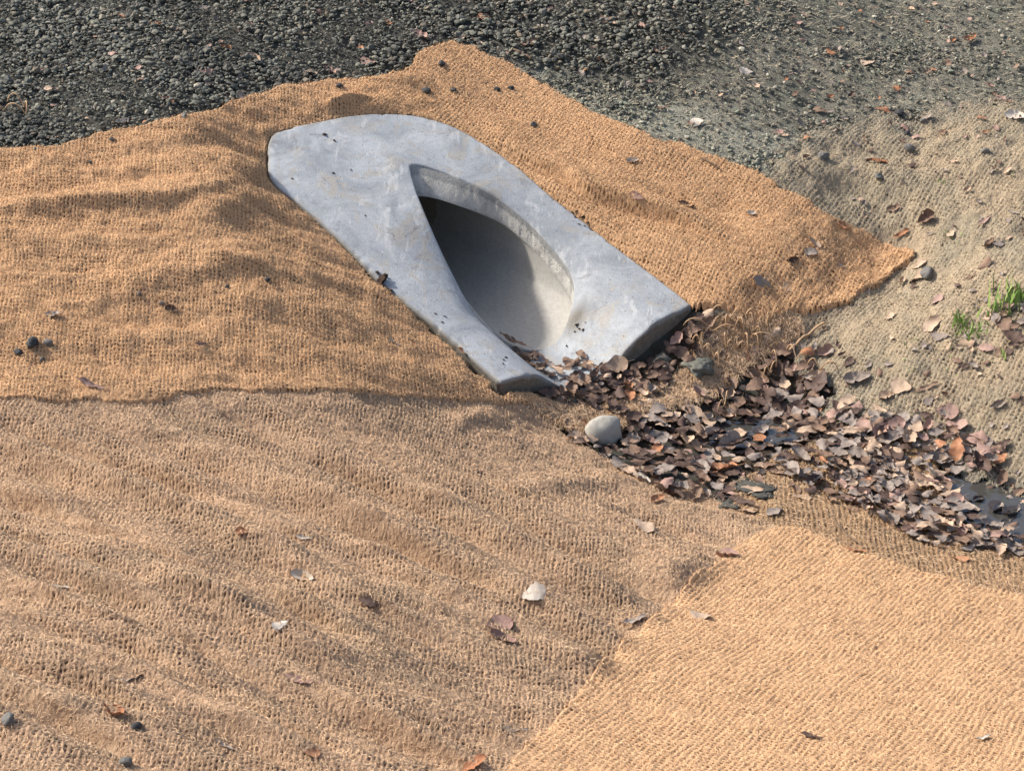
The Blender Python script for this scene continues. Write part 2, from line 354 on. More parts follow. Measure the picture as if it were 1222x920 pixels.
def make_mat(name, key, mat, fmat, fill, ang, step, p, q, off, amp, seed, nf, label, r=.37, loose=1., flen=(.008, .022), ridge=0., rag=.004, fw=.0004, over=.45, silt=0.):
    poly = WP[key]; c, s = math.cos(math.radians(ang)), math.sin(math.radians(ang))
    la = poly[:, 0] * c + poly[:, 1] * s; lb = -poly[:, 0] * s + poly[:, 1] * c       # b runs along the strands
    A = np.arange(la.min() - .01, la.max() + .01, step); B = np.arange(lb.min() - .01, lb.max() + .01, step)
    AA, BB = np.meshgrid(A, B, indexing='ij'); X = AA * c - BB * s; Y = AA * s + BB * c
    # only what a visitor standing near the camera could see
    u = X / np.maximum(Y, .1)
    vis = (np.abs(u) < .40) & (Y > 1.95) & (Y < 7.2)
    sd = np.full(X.shape, 1.)
    sd[vis] = sdf(X[vis], Y[vis], poly)
    sd = sd + rag * (vn(X / .035, Y / .035, seed) + .7 * vn(X / .010, Y / .010, seed + 1) + 1.2 * vn(X / .09, Y / .09, seed + 3))
    so = np.full(X.shape, 1.); so[vis] = sdf(X[vis], Y[vis], OUTW)
    keep = vis & (sd < 0) & (so > -.010)
    idx = -np.ones(X.shape, int); 
    q4 = keep[:-1, :-1] & keep[1:, :-1] & keep[1:, 1:] & keep[:-1, 1:]
    used = np.zeros(X.shape, bool); used[:-1, :-1] |= q4; used[1:, :-1] |= q4; used[1:, 1:] |= q4; used[:-1, 1:] |= q4
    idx[used] = np.arange(used.sum())
    Fq = np.stack([idx[:-1, :-1][q4], idx[1:, :-1][q4], idx[1:, 1:][q4], idx[:-1, 1:][q4]], 1)
    x = X[used]; y = Y[used]; a = AA[used]; b = BB[used]
    z0 = H(x, y); wz, cov = weave(a, b, p, q, seed, r, loose, over)
    fz = vn(a / .0035, b / .0035, seed + 8) * .20 + vn(a / .007, b / .007, seed + 9) * .18
    fl = np.clip(fill + .65 * aniso(x, y, -28 if key == 'slope_right' else 0, .22, .045, seed + 4, 3) + .35 * vn(x / .012, y / .012, seed + 5), 0, .93)
    wz = wz * (1 - fl) + fl * (.62 + .35 * vn(a / .010, b / .006, seed + 7)); cov = np.clip(cov + fl * (.8 + .9 * vn(a / .005, b / .005, seed + 6)) , 0, 1)
    tl_, sl_ = to_local(x, y); gap = .020 * smooth(.55, .15, tl_) * (sl_ < 0) * (1 + .8 * vn(x / .03, y / .03, 4)) + .003
    e = np.minimum(-sd[used], so[used] + .004 - gap); edge = smooth(0, .006, e); edge = np.where(e < 0, -np.minimum(-e * 2.2, .03) / max(off, .01), edge)
    if ridge: edge = edge + ridge * np.exp(-((e - .010) / .006) ** 2)
    z = z0 - .004 + (off + .004 + amp * (wz - .4 + fz)) * edge
    me = new_mesh(name, np.c_[x, y, z], Fq, mat, True, {'strand': cov, 'silt': np.clip(smooth(silt + 1e-6, 0, e + .35 * silt * vn(x / .05, y / .05, seed + 3)), 0, 1) * (silt > 0)})
    o = link(name, me); tag(o, label, 'erosion mat', 'woven coir erosion mats')
    # loose fibres standing off the weave
    if nf:
        k = rng.choice(len(x), nf, replace=True)
        k = k[(e[k] > .004)]
        nf = len(k); L = rng.uniform(*flen, nf); th = rng.uniform(0, 2 * np.pi, nf); bend = rng.normal(0, 1.2, nf); lift = np.abs(rng.normal(0, .0025, nf)) + .001
        segs = 4; VV = np.zeros((nf, segs + 1, 2, 3)); px_ = x[k].copy(); py_ = y[k].copy(); base_z = z[k]
        for g in range(segs + 1):
            f_ = g / segs; hz = H(px_, py_) - z0[k]
            zz = base_z + hz + lift * np.sin(np.pi * min(f_ * 1.1, 1)) + .0006
            wv = fw * (1 - .5 * f_); nx, ny = -np.sin(th), np.cos(th)
            VV[:, g, 0] = np.c_[px_ - nx * wv, py_ - ny * wv, zz - wv * .6]; VV[:, g, 1] = np.c_[px_ + nx * wv, py_ + ny * wv, zz + wv * .6]
            px_ = px_ + np.cos(th) * L / segs; py_ = py_ + np.sin(th) * L / segs; th = th + bend / segs
        base_i = (np.arange(nf) * (segs + 1) * 2)[:, None]; ff = []
        for g in range(segs): ff.append(np.c_[base_i + 2 * g, base_i + 2 * g + 1, base_i + 2 * g + 3, base_i + 2 * g + 2])
        fo = link('loose_fibres', new_mesh('loose_fibres', VV.reshape(-1, 3), np.concatenate(ff), fmat, True), o)
        fo['kind'] = 'stuff'
    return o
SOIL = (.075, .05, .03)
m_fresh = jute_mat('coir_fresh', (.75, .495, .30), (.575, .35, .188), (.23, .115, .05), (.48, .33, .19), .60, .95)
m_orange = jute_mat('coir_orange', (.74, .475, .278), (.555, .328, .17), (.16, .08, .034), (.38, .25, .145), .62, .95)
m_weath = jute_mat('coir_weathered', (.61, .425, .285), (.43, .283, .178), (.125, .08, .046), (.30, .225, .15), .50, .78)
m_beige = jute_mat('coir_beige', (.52, .42, .29), (.375, .29, .195), (.13, .095, .06), (.28, .26, .195), .42, .66)
m_strip = jute_mat('coir_brown', (.50, .33, .19), (.34, .21, .115), (.08, .05, .03), (.19, .14, .09), .5, .8)
f_fresh = fibre_mat('fibre_fresh', (.86, .62, .38), (.64, .40, .21)); f_orange = fibre_mat('fibre_orange', (.76, .52, .30), (.50, .30, .15))
f_weath = fibre_mat('fibre_weathered', (.78, .57, .38), (.46, .30, .16)); f_beige = fibre_mat('fibre_beige', (.60, .48, .34), (.38, .29, .18))
make_mat('erosion_mat', 'slope_right', m_weath, f_weath, .22, -5, .0022, .0086, .0080, .008, .0044, 1, 120000, 'large faded brown coir mat with shallow wrinkles across the foreground left of the bright mat', r=.32, loose=1.6, flen=(.004, .014), over=.25)
make_mat('erosion_mat', 'fresh', m_fresh, f_fresh, -.38, -31, .0021, .0112, .0086, .013, .0028, 3, 30000, 'bright sandy coir mat with clean rows in the lower right corner', r=.32, loose=1.1, ridge=.04, flen=(.004, .012), over=.12)
make_mat('erosion_mat', 'strip', m_strip, f_weath, .0, -6, .0026, .0110, .0095, .006, .0042, 5, 12000, 'darker brown strip of coarse netting between the leaf litter and the bright sandy mat', r=.30, loose=1.1, over=.3)
make_mat('erosion_mat', 'left', m_orange, f_orange, -.12, 4, .0023, .0086, .0090, .015, .0028, 7, 70000, 'orange coir mat with soft folds on the bank left of the concrete culvert end', r=.32, loose=1.4, flen=(.004, .012), over=.25)
make_mat('erosion_mat', 'right', m_orange, f_orange, -.12, -33, .0025, .0104, .0085, .017, .0029, 9, 30000, 'orange coir mat with long creases running down the slope right of the concrete culvert end', r=.32, loose=1.0, flen=(.004, .012), rag=.006, over=.3)
make_mat('erosion_mat', 'beige', m_beige, f_beige, -.02, -38, .0028, .0104, .0094, .003, .0054, 11, 40000, 'silty beige coir mat on the far right bank with grass shoots growing through', r=.33, loose=1.4, flen=(.004, .012), rag=.024, over=.3, silt=.12)
make_mat('netting_scrap', 'scrap', m_strip, f_weath, .1, -50, .0026, .0115, .0100, .010, .0055, 13, 14000, 'muddy brown scrap of netting half buried in leaves below the culvert mouth', r=.30, loose=1.6)

# ------------------------------------------------------------------ ground sheet out to the horizon
def axis(a0, a1, st, far):
    mid = np.arange(a0, a1, st); g = st * 1.35 ** np.arange(1, 45); c = np.cumsum(g); c = c[c < far]
    return np.r_[(a0 - c)[::-1], mid, mid[-1] + c]
ax_ = axis(GX0 + .1, GX1 - .1, .009, 600); ay_ = axis(GY0 + .1, GY1 - .1, .009, 900)
X, Y = np.meshgrid(ax_, ay_, indexing='ij')
Z = H(X, Y) - .005
inside = (X > GX0) & (X < GX1) & (Y > GY0) & (Y < GY1)
cover = np.zeros(X.shape)
for k in ('slope_right', 'fresh', 'strip', 'left', 'right', 'beige'):
    d = np.full(X.shape, 1.); d[inside] = sdf(X[inside], Y[inside], WP[k]); cover = np.maximum(cover, smooth(.0, -.05, d))
Z -= .016 * cover
d = np.full(X.shape, 1.); d[inside] = sdf(X[inside], Y[inside], OUTW); DOUT = d.copy()
far = smooth(0, 30, np.maximum(np.abs(X) - 2.6, np.maximum(Y - 7.6, 2.0 - Y))); Z = Z * (1 - far) + .5 * far
# surface zones used by the soil material
tt, ss = to_local(X, Y)
U = 611 + F * X / (Y * cp + (HC - Z) * sp + 1e-6)
GRAVEL = W([(-260,-220),(-260,200),(0,195),(225,158),(400,112),(540,72),(620,88),(700,120),(760,140),(800,110),(860,60),(900,-20),(930,-220)], 2)
FINES = W([(600,80),(700,130),(760,165),(850,200),(905,218),(960,180),(1010,158),(1100,142),(1222,128),(1420,120),(1420,-220),(900,-220),(860,40),(760,100)], 2)
LICHEN = W([(560,62),(640,78),(720,100),(800,120),(880,150),(950,168),(905,222),(850,205),(760,168),(700,142),(620,98)], 2)
zl = np.zeros(X.shape); zl[inside] = smooth(.07, -.05, sdf(X[inside], Y[inside], LICHEN))
zg = np.zeros(X.shape); zf = np.zeros(X.shape)
zg[inside] = smooth(.06, -.06, sdf(X[inside], Y[inside], GRAVEL)); zf[inside] = smooth(.1, -.1, sdf(X[inside], Y[inside], FINES))
idx = np.arange(X.size).reshape(X.shape)
solid = np.maximum(DOUT[:-1, :-1], DOUT[1:, 1:]) > -.022        # the casting sits in a pit of its own outline
Fq = np.stack([idx[:-1, :-1][solid], idx[1:, :-1][solid], idx[1:, 1:][solid], idx[:-1, 1:][solid]], 1)
m, nt, b = mat_new('soil'); N = NT(nt)
soil = N.mix(N.noise(90, 4, .7), (.035, .026, .018), (.11, .08, .055))
soil = N.mix(N.ramp(N.noise(9, 3), [(.5, 0.), (.62, .7)]), soil, (.09, .10, .085))
grv = N.mix(N.noise(140, 3, .7), (.045, .043, .036), (.14, .134, .11))
fin = N.mix(N.ramp(N.noise(170, 4, .8), [(.36, 0.), (.66, 1.)]), (.085, .08, .065), (.46, .415, .325))
fin = N.mix(N.ramp(N.noise(7, 4, .6), [(.42, .75), (.64, 0.)]), fin, N.mix(N.noise(200, 3, .8), (.06, .06, .046), (.28, .275, .215)))
fin = N.mix(N.ramp(N.noise(26, 4, .7), [(.55, 0.), (.7, .6)]), fin, (.26, .29, .23))
c = N.mix(N.attr('gravel_zone'), soil, grv); c = N.mix(N.attr('fines_zone'), c, fin); c = N.mix(N.math('MULTIPLY', N.attr('lichen_zone'), N.ramp(N.noise(55, 4, .75), [(.35, .15), (.6, .9)])), c, (.40, .395, .315))
N.to(c, b.inputs['Base Color']); N.bump(b, N.noise(260, 4, .8), 1.0, .008)
g = link('ground', new_mesh('ground', np.c_[X.ravel(), Y.ravel(), Z.ravel()], Fq, m, True, {'lichen_zone': zl.ravel(), 'gravel_zone': zg.ravel(), 'fines_zone': zf.ravel()})); g['kind'] = 'structure'

# ------------------------------------------------------------------ gravel
ph = (1 + 5 ** .5) / 2
ICO = np.array([(-1,ph,0),(1,ph,0),(-1,-ph,0),(1,-ph,0),(0,-1,ph),(0,1,ph),(0,-1,-ph),(0,1,-ph),(ph,0,-1),(ph,0,1),(-ph,0,-1),(-ph,0,1)], float); ICO /= np.linalg.norm(ICO[0])
ICF = np.array([(0,11,5),(0,5,1),(0,1,7),(0,7,10),(0,10,11),(1,5,9),(5,11,4),(11,10,2),(10,7,6),(7,1,8),(3,9,4),(3,4,2),(3,2,6),(3,6,8),(3,8,9),(4,9,5),(2,4,11),(6,2,10),(8,6,7),(9,8,1)])
def rotm(n_):
    q = rng.normal(size=(n_, 4)); q /= np.linalg.norm(q, axis=1)[:, None]; w_, x_, y_, z_ = q.T
    return np.stack([1 - 2 * (y_ * y_ + z_ * z_), 2 * (x_ * y_ - z_ * w_), 2 * (x_ * z_ + y_ * w_), 2 * (x_ * y_ + z_ * w_), 1 - 2 * (x_ * x_ + z_ * z_), 2 * (y_ * z_ - x_ * w_),
                     2 * (x_ * z_ - y_ * w_), 2 * (y_ * z_ + x_ * w_), 1 - 2 * (x_ * x_ + y_ * y_)], 1).reshape(-1, 3, 3)
def stones(x, y, z, r, flat=.62):
    n_ = len(x); V = ICO[None] * (1 + rng.uniform(-.36, .24, (n_, 12, 1)))
    V = V * np.stack([rng.uniform(.8, 1.25, n_), rng.uniform(.65, 1.0, n_), rng.uniform(.45, .85, n_)], 1)[:, None]
    V = np.einsum('nij,nkj->nki', rotm(n_), V); V[:, :, 2] *= flat
    V = V * r[:, None, None] + np.stack([x, y, z], 1)[:, None]
    Fi = ICF[None] + (np.arange(n_) * 12)[:, None, None]
    tone = np.repeat(rng.random(n_), 12)
    return V.reshape(-1, 3), Fi.reshape(-1, 3), tone
def scatter(n_, poly, ylim=7.3):
    lo = np.maximum(poly.min(0), [-2.2, 2.4]); hi = np.minimum(poly.max(0), [2.4, ylim]); x = rng.uniform(lo[0], hi[0], n_); y = rng.uniform(lo[1], hi[1], n_)
    k = (sdf(x, y, poly) < 0) & (np.abs(x / y) < .36)
    return x[k], y[k]
def clear(x, y, pad=.0):
    k = np.ones(len(x), bool)
    for kk in ('left', 'right'): k &= sdf(x, y, WP[kk]) > pad
    return k
m_gr, nt, b = mat_new('gravel_stone'); N = NT(nt)
tn = N.attr('tone')
c = N.ramp(tn, [(0., (.05, .049, .042)), (.3, (.115, .115, .09)), (.55, (.185, .18, .14)), (.72, (.115, .115, .10)), (.86, (.26, .25, .19)), (.96, (.17, .125, .08)), (1., (.40, .36, .28))])
c = N.mix(N.ramp(N.noise(300, 3, .7), [(.4, 0.), (.7, .35)]), c, (.2, .2, .17)); c = N.mix(N.ramp(N.noise(3.2, 3, .6), [(.5, 0.), (.62, .5)]), c, (.04, .04, .035))
N.to(c, b.inputs['Base Color']); b.inputs['Roughness'].default_value = .75; N.bump(b, N.noise(500, 3), .4, .001)
x, y = scatter(120000, GRAVEL, 7.0)
k = rng.random(len(x)) < 1.0; x, y = x[k], y[k]
dens = smooth(.12, -.15, sdf(x, y, FINES) * -1 + .0); 
keepp = (rng.random(len(x)) < .35 + .65 * smooth(-.05, .1, sdf(x, y, FINES))) & clear(x, y, -.012)
x, y = x[keepp], y[keepp]
r = np.clip(rng.lognormal(math.log(.0054), .42, len(x)), .0025, .0145)
patch = vn(x / .16, y / .16, 5); r *= np.where(patch < -.25, .72, 1.0)
V1, F1, T1 = stones(x, y, H(x, y) + r * .25 + rng.uniform(0, .006, len(x)), r)
g = link('gravel', new_mesh('gravel', V1, F1, m_gr, False, {'tone': T1})); tag(g, 'dark grey crushed gravel of the road shoulder', kind='stuff')
# small grit and straw on the dusty shoulder to the right
x, y = scatter(110000, FINES, 7.0); k = clear(x, y, 0) & (sdf(x, y, WP['beige']) > -.10 * rng.random(len(x)) ** 2) ; x, y = x[k], y[k]
mossy = smooth(.1, -.3, vn(x / .22, y / .15, 3)); k = rng.random(len(x)) < .35 + .65 * mossy; x, y = x[k], y[k]
r = np.clip(rng.lognormal(math.log(.0034), .45, len(x)), .0014, .009)
V1, F1, T1 = stones(x, y, H(x, y) + r * .1, r); lz = np.repeat(sdf(x, y, LICHEN) + .03 * vn(x / .04, y / .04, 2) < 0, 12); T1 = np.where(lz, .62 + .36 * T1, T1)
m_fs, nt, b = mat_new('grit_stone'); N = NT(nt)
c = N.ramp(N.attr('tone'), [(0., (.06, .057, .048)), (.3, (.14, .135, .11)), (.6, (.22, .21, .165)), (.8, (.34, .31, .24)), (.93, (.2, .23, .17)), (1., (.50, .47, .38))])
N.to(c, b.inputs['Base Color'])
g = link('grit', new_mesh('grit', V1, F1, m_fs, False, {'tone': T1})); tag(g, 'fine gritty stone chips on the dusty shoulder right of the gravel', kind='stuff')
def ribbons(x, y, z, L, wdt, name, mat, lift=.002, arch=.5):
    nf = len(x); th = rng.uniform(0, 2 * np.pi, nf); segs = 3; VV = np.zeros((nf, segs + 1, 2, 3)); px_, py_ = x.copy(), y.copy()
    tilt = rng.uniform(0, lift, nf)
    for g_ in range(segs + 1):
        nx, ny = -np.sin(th), np.cos(th); zz = z + tilt * g_ / segs + .001
        VV[:, g_, 0] = np.c_[px_ - nx * wdt, py_ - ny * wdt, zz]; VV[:, g_, 1] = np.c_[px_ + nx * wdt, py_ + ny * wdt, zz + wdt * .8]
        px_ = px_ + np.cos(th) * L / segs; py_ = py_ + np.sin(th) * L / segs; th = th + rng.normal(0, arch, nf) / segs
    bi = (np.arange(nf) * (segs + 1) * 2)[:, None]
    ff = np.concatenate([np.c_[bi + 2 * g_, bi + 2 * g_ + 1, bi + 2 * g_ + 3, bi + 2 * g_ + 2] for g_ in range(segs)])
    return new_mesh(name, VV.reshape(-1, 3), ff, mat, True)
x, y = scatter(16000, FINES, 7.0); k = clear(x, y, 0); x, y = x[k], y[k]
m_straw = fibre_mat('straw_bits', (.42, .36, .25), (.16, .13, .08))
g = link('straw_litter', ribbons(x, y, H(x, y) + .003, rng.uniform(.006, .022, len(x)), rng.uniform(.0005, .0012, len(x)), 'straw_litter', m_straw, .008)); tag(g, 'pale straw bits and dry moss scattered over the dusty shoulder', kind='stuff')

# ------------------------------------------------------------------ concrete culvert end section
NTH = 420
Rb, Zc = .138, .155
LOOP = np.array([  # edge of the mouth on the sloped face (t, s) and of the bore behind it (t, s, z), right side down to the invert, then the left side
 (.706,-.035,.645,-.062,.288),(.701,-.013,.640,-.040,.284),(.669,.018,.620,-.008,.273),(.621,.049,.592,.025,.258),(.563,.085,.548,.072,.234),(.517,.113,.504,.107,.211),(.455,.134,.444,.128,.180),
 (.414,.143,.400,.136,.157),(.349,.147,.337,.137,.123),(.298,.145,.284,.134,.097),(.264,.137,.252,.127,.078),(.232,.118,.220,.108,.058),(.208,.083,.203,.078,.038),(.198,.04,.197,.038,.023),(.195,0,.195,0,.018),
 (.198,-.04,.197,-.04,.024),(.206,-.095,.203,-.085,.042),(.218,-.145,.215,-.120,.072),(.250,-.172,.250,-.142,.105),(.303,-.170,.300,-.150,.135),(.377,-.153,.377,-.147,.165),(.446,-.136,.446,-.136,.198),
 (.511,-.119,.510,-.122,.225),(.563,-.104,.560,-.112,.245),(.628,-.078,.600,-.097,.267),(.686,-.049,.635,-.077,.283)], float)
LD = spline(LOOP, 12, True)
C0 = np.array([.40, 0.]); OC = LD[:, :2]
def polar(poly, th):
    """distance from C0 along direction th to the closed polygon"""
    d = np.stack([np.cos(th), np.sin(th)], 1); best = np.full(len(th), 1e9); m_ = len(poly)
    for i in range(m_):
        a = poly[i] - C0; e = poly[(i + 1) % m_] - poly[i]
        den = d[:, 0] * e[1] - d[:, 1] * e[0]
        with np.errstate(all='ignore'):
            t_ = (a[0] * e[1] - a[1] * e[0]) / den; k_ = (a[0] * d[:, 1] - a[1] * d[:, 0]) / den
        ok = (t_ > 0) & (k_ >= -1e-9) & (k_ <= 1 + 1e-9); best = np.where(ok & (t_ < best), t_, best)
    return best
th = np.linspace(-np.pi, np.pi, NTH, endpoint=False)
cr = [math.atan2(OUTL[i][1] - C0[1], OUTL[i][0] - C0[0]) for i in (0, -1)]
for a in cr: th[np.argmin(np.abs(th - a))] = a
th = np.sort(th)
RO = polar(OC, th); RU = polar(OUTL, th); dirs = np.stack([np.cos(th), np.sin(th)], 1)
def ringV(t, s, z):
    x, y = to_world(t, s); return np.stack([x, y, z], 1)
ks = np.r_[0, .004, .012, .025, .045, np.linspace(.07, .93, 46), .955, .975, .988, .996, 1.]
rings = []
for k_ in ks:
    R_ = RO + (RU - RO) * k_; t = C0[0] + dirs[:, 0] * R_; s = C0[1] + dirs[:, 1] * R_; z = ztop(t, s)
    din = (RU - RO) * k_; dout = (RU - RO) * (1 - k_)
    toe = smooth(.02, .0, t)
    ro = .006; q_ = np.clip((ro - dout) / ro, 0, 1); z = z - ro * (1 - np.sqrt(1 - q_ ** 2)) * .9
    upper = smooth(.19, .30, C0[0] + dirs[:, 0] * RO)
    ri = .006; q_ = np.clip((ri - din) / ri, 0, 1); z = z - ri * (1 - np.sqrt(1 - q_ ** 2)) * .9 * upper
    z = z + .0014 * fbm(t / .2, s / .16, 3, 2)
    chip = .0028 * np.clip(fbm(th * 22, th * 0 + 5, 7, 3) - .35, 0, 1) * np.clip((.012 - dout) / .012, 0, 1); z = z - chip * 2; t = t - dirs[:, 0] * chip; s = s - dirs[:, 1] * chip
    # worn, slightly wavy toe edge
    t = t + toe * .004 * vn(s / .03, s * 0 + 2, 4)
    rings.append(ringV(t, s, z))
last_t, last_s, last_z = t, s, z
for dz in (.006, .02, .045, .08, .14, .30):
    wob = .003 * vn(th * 25, th * 0 + dz * 40, 6) * min(1, dz / .02)
    rr = RU + wob
    rings.append(ringV(C0[0] + dirs[:, 0] * rr, C0[1] + dirs[:, 1] * rr, last_z - dz))
outer_rings = np.array(rings)
# opening wall between the sloped face and the bore
ot = C0[0] + dirs[:, 0] * RO; os_ = C0[1] + dirs[:, 1] * RO
ldth = np.arctan2(LD[:, 1] - C0[1], LD[:, 0] - C0[0]); o0 = np.argsort(ldth)
def thi(val):
    a_ = ldth[o0]; v_ = val[o0]; return np.interp(th, np.r_[a_[-6:] - 2 * np.pi, a_, a_[:6] + 2 * np.pi], np.r_[v_[-6:], v_, v_[:6]])
ti, is_, iz = thi(LD[:, 2]), thi(LD[:, 3]), thi(LD[:, 4])
sgn = np.where(os_ >= 0, 1., -1.)
oz = outer_rings[0][:, 2]
inner = [outer_rings[0]]
for k_ in (.06, .2, .4, .6, .8, .95, 1.):
    t = ot + (ti - ot) * k_; s = os_ + (is_ - os_) * k_ ; z = oz + (iz - oz) * k_
    rough = .0022 * fbm(th * 14, th * 0 + k_ * 5, 2, 3) * math.sin(math.pi * k_)
    inner.append(ringV(t, s - sgn * rough, z))
def tube_faces(nr, nth, flip=False):
    i = np.arange(nth); j = (i + 1) % nth; out = []
    for r_ in range(nr - 1):
        a = r_ * nth
        out.append(np.c_[a + i, a + j, a + nth + j, a + nth + i] if not flip else np.c_[a + i, a + nth + i, a + nth + j, a + j])
    return np.concatenate(out)
body_rings = np.concatenate([np.array(inner[1:][::-1]), outer_rings])
m_con, nt, b = mat_new('cast_concrete'); N = NT(nt)
mp = nt.nodes.new('ShaderNodeMapping'); nt.links.new(N.tc.outputs['Object'], mp.inputs[0]); mp.inputs['Rotation'].default_value = (0, 0, math.radians(52)); mp.inputs['Scale'].default_value = (3.2, 1, 1); mv = mp.outputs[0]
mot = N.noise(7, 6, .66, dist=.8); fin_ = N.noise(60, 5, .7); grain = N.noise(420, 3, .75)
c = N.mix(N.ramp(mot, [(.36, 0.), (.64, 1.)]), (.285, .31, .332), (.48, .503, .52))
c = N.mix(N.ramp(N.noise(10, 5, .65, dist=1.5), [(.52, 0.), (.63, .7)]), c, (.43, .385, .315))
c = N.mix(N.ramp(N.noise(8, 6, .7, dist=.5, vec=mv), [(.55, 0.), (.64, .65)]), c, (.62, .62, .61))
c = N.mix(N.ramp(N.noise(11, 5, .7, dist=1.8), [(.60, 0.), (.66, .6)]), c, (.235, .235, .24))
c = N.mix(N.ramp(N.noise(14, 6, .75, dist=1.0, vec=mv), [(.30, .55), (.42, 0.)]), c, (.26, .28, .295))
c = N.mix(N.ramp(fin_, [(.3, .5), (.48, 0.)]), c, (.25, .25, .25))
c = N.mix(N.ramp(grain, [(.34, .5), (.5, 0.)]), c, (.19, .19, .19))
pits = N.vor(110); c = N.mix(N.ramp(pits, [(.07, .55), (.13, 0.)]), c, (.14, .13, .12)); pits = N.vor(48); c = N.mix(N.ramp(pits, [(.05, .9), (.09, 0.)]), c, (.06, .045, .035))
side = N.attr('edge_dirt'); c = N.mix(N.math('MULTIPLY', side, N.ramp(N.noise(60, 5, .75), [(.30, .8), (.5, 1.)])), c, N.mix(N.noise(130, 3, .8), (.06, .05, .038), (.27, .24, .19)))
N.to(c, b.inputs['Base Color']); b.inputs['Roughness'].default_value = .82
hh = N.math('ADD', N.noise(300, 4, .7), N.math('MULTIPLY', N.noise(35, 4, .6), .8)); N.bump(b, hh, .8, .002)
m_rim, nt, b = mat_new('rough_concrete'); N = NT(nt)
c = N.mix(N.noise(40, 5, .7), (.40, .39, .355), (.60, .575, .52))
c = N.mix(N.ramp(N.noise(14, 5, .7), [(.5, 0.), (.7, .8)]), c, (.22, .21, .19)); c = N.mix(N.ramp(N.vor(80), [(.10, .75), (.16, 0.)]), c, (.16, .10, .06))
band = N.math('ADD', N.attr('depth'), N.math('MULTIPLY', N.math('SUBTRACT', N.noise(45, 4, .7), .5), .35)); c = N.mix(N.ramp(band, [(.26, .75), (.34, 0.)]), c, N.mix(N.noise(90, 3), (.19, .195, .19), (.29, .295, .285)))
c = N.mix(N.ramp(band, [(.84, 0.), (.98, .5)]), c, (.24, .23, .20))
N.to(c, b.inputs['Base Color']); N.bump(b, N.noise(160, 4, .8), .9, .004)
m_bore, nt, b = mat_new('pipe_concrete'); N = NT(nt)
c = N.mix(N.noise(6, 4, .6), (.39, .37, .325), (.50, .475, .43)); c = N.mix(N.ramp(N.vor(75), [(.07, .7), (.12, 0.)]), c, (.13, .09, .06))
c = N.mix(N.ramp(N.noise(90, 4, .7), [(.35, .35), (.6, 0.)]), c, (.26, .25, .22))
N.to(c, b.inputs['Base Color']); N.bump(b, N.noise(220, 4, .7), .5, .002)
culv = bpy.data.objects.new('culvert_end', None); COL.objects.link(culv); wx, wy = to_world(.45, 0); culv.location = (wx, wy, 0)
tag(culv, 'pale bluish grey precast concrete culvert end with an oval mouth set in the bank', 'culvert')
off = np.array([wx, wy, 0])
nb = len(body_rings) ; VB = (body_rings - off).reshape(-1, 3)
ed = np.zeros((nb, NTH)); nin = len(inner) - 1
dso = ((RU - RO)[None] * (1 - ks[:, None]))
tl = C0[0] + dirs[:, 0][None] * (RO + (RU - RO) * ks[:, None]); 
ed[nin:nin + len(ks)] = np.clip(smooth(.010, .0, dso) * .7, 0, 1)
sl = C0[1] + dirs[:, 1][None] * (RO + (RU - RO) * ks[:, None])
ed[nin:nin + len(ks)] = np.maximum(ed[nin:nin + len(ks)], .85 * np.exp(-((tl - .185) / .022) ** 2 - ((np.abs(sl) - .085) / .03) ** 2))
ed[nin + len(ks):] = 1.
body = link('sloped_apron', new_mesh('sloped_apron', VB, tube_faces(nb - nin, NTH) + nin * NTH, m_con, True, {'edge_dirt': ed.ravel()}), culv)
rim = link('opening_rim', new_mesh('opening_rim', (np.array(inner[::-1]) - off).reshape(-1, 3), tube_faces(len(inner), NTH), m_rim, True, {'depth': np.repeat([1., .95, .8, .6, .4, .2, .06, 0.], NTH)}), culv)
br = []
for k_ in np.r_[0, .01, .03, np.linspace(.08, 1, 34)]:
    t = ti + (5.0 - ti) * k_ ** 1.5; br.append(ringV(t, is_ + 0 * t, iz))
bore = np.array(br[::-1]); VBo = (bore - off).reshape(-1, 3)
cap = len(VBo); VBo = np.r_[VBo, [VBo[:NTH].mean(0)]]
i = np.arange(NTH); capf = np.c_[np.full(NTH, cap), (i + 1) % NTH, i]
link('pipe_bore', new_mesh('pipe_bore', VBo, [tube_faces(len(bore), NTH), capf], m_bore, True), culv)

def surf(x, y):
    """top of whatever lies at x, y"""
    x = np.asarray(x, float); y = np.asarray(y, float)
    t, s = to_local(x, y); d = bil(OUTD, x, y); z = bil(RAS, x, y); add = bil(ADD, x, y)
    zc_ = np.where((t > .2) & (np.abs(s) < .13), np.maximum(Zc - np.sqrt(np.clip(Rb * Rb - s * s, 0, 1)), 0), ztop(t, s))
    return np.where(d < 0, zc_, z + add)
def at(u, v):
    x, y = hit(u, v, surf); return float(x[0]), float(y[0]), float(surf(x, y)[0])

# ------------------------------------------------------------------ water
m_w, nt, b = mat_new('still_water'); N = NT(nt)
b.inputs['Base Color'].default_value = (.06, .057, .052, 1); b.inputs['Roughness'].default_value = .05; b.inputs['Specular IOR Level'].default_value = 1.0
N.bump(b, N.noise(14, 3), .35, .004)
def puddle(pixs, lvl):
    w = spline(pixs, 4, True); x, y = P(w[:, 0], w[:, 1], lvl); n_ = len(x)
    V = np.r_[np.c_[x, y, np.full(n_, lvl)], [[x.mean(), y.mean(), lvl]]]
    i_ = np.arange(n_); me = new_mesh('water', V, np.c_[i_, (i_ + 1) % n_, np.full(n_, n_)][:, [1, 0, 2]], m_w, True)
    o = link('water', me); o['kind'] = 'structure'
def zpt(u, v): x, y = pix(u, v); return float(H(x, y)[0])
puddle([(1120,575),(1180,560),(1300,575),(1420,600),(1420,680),(1300,668),(1222,650),(1170,640),(1130,610)], zpt(1195, 610) + .008)
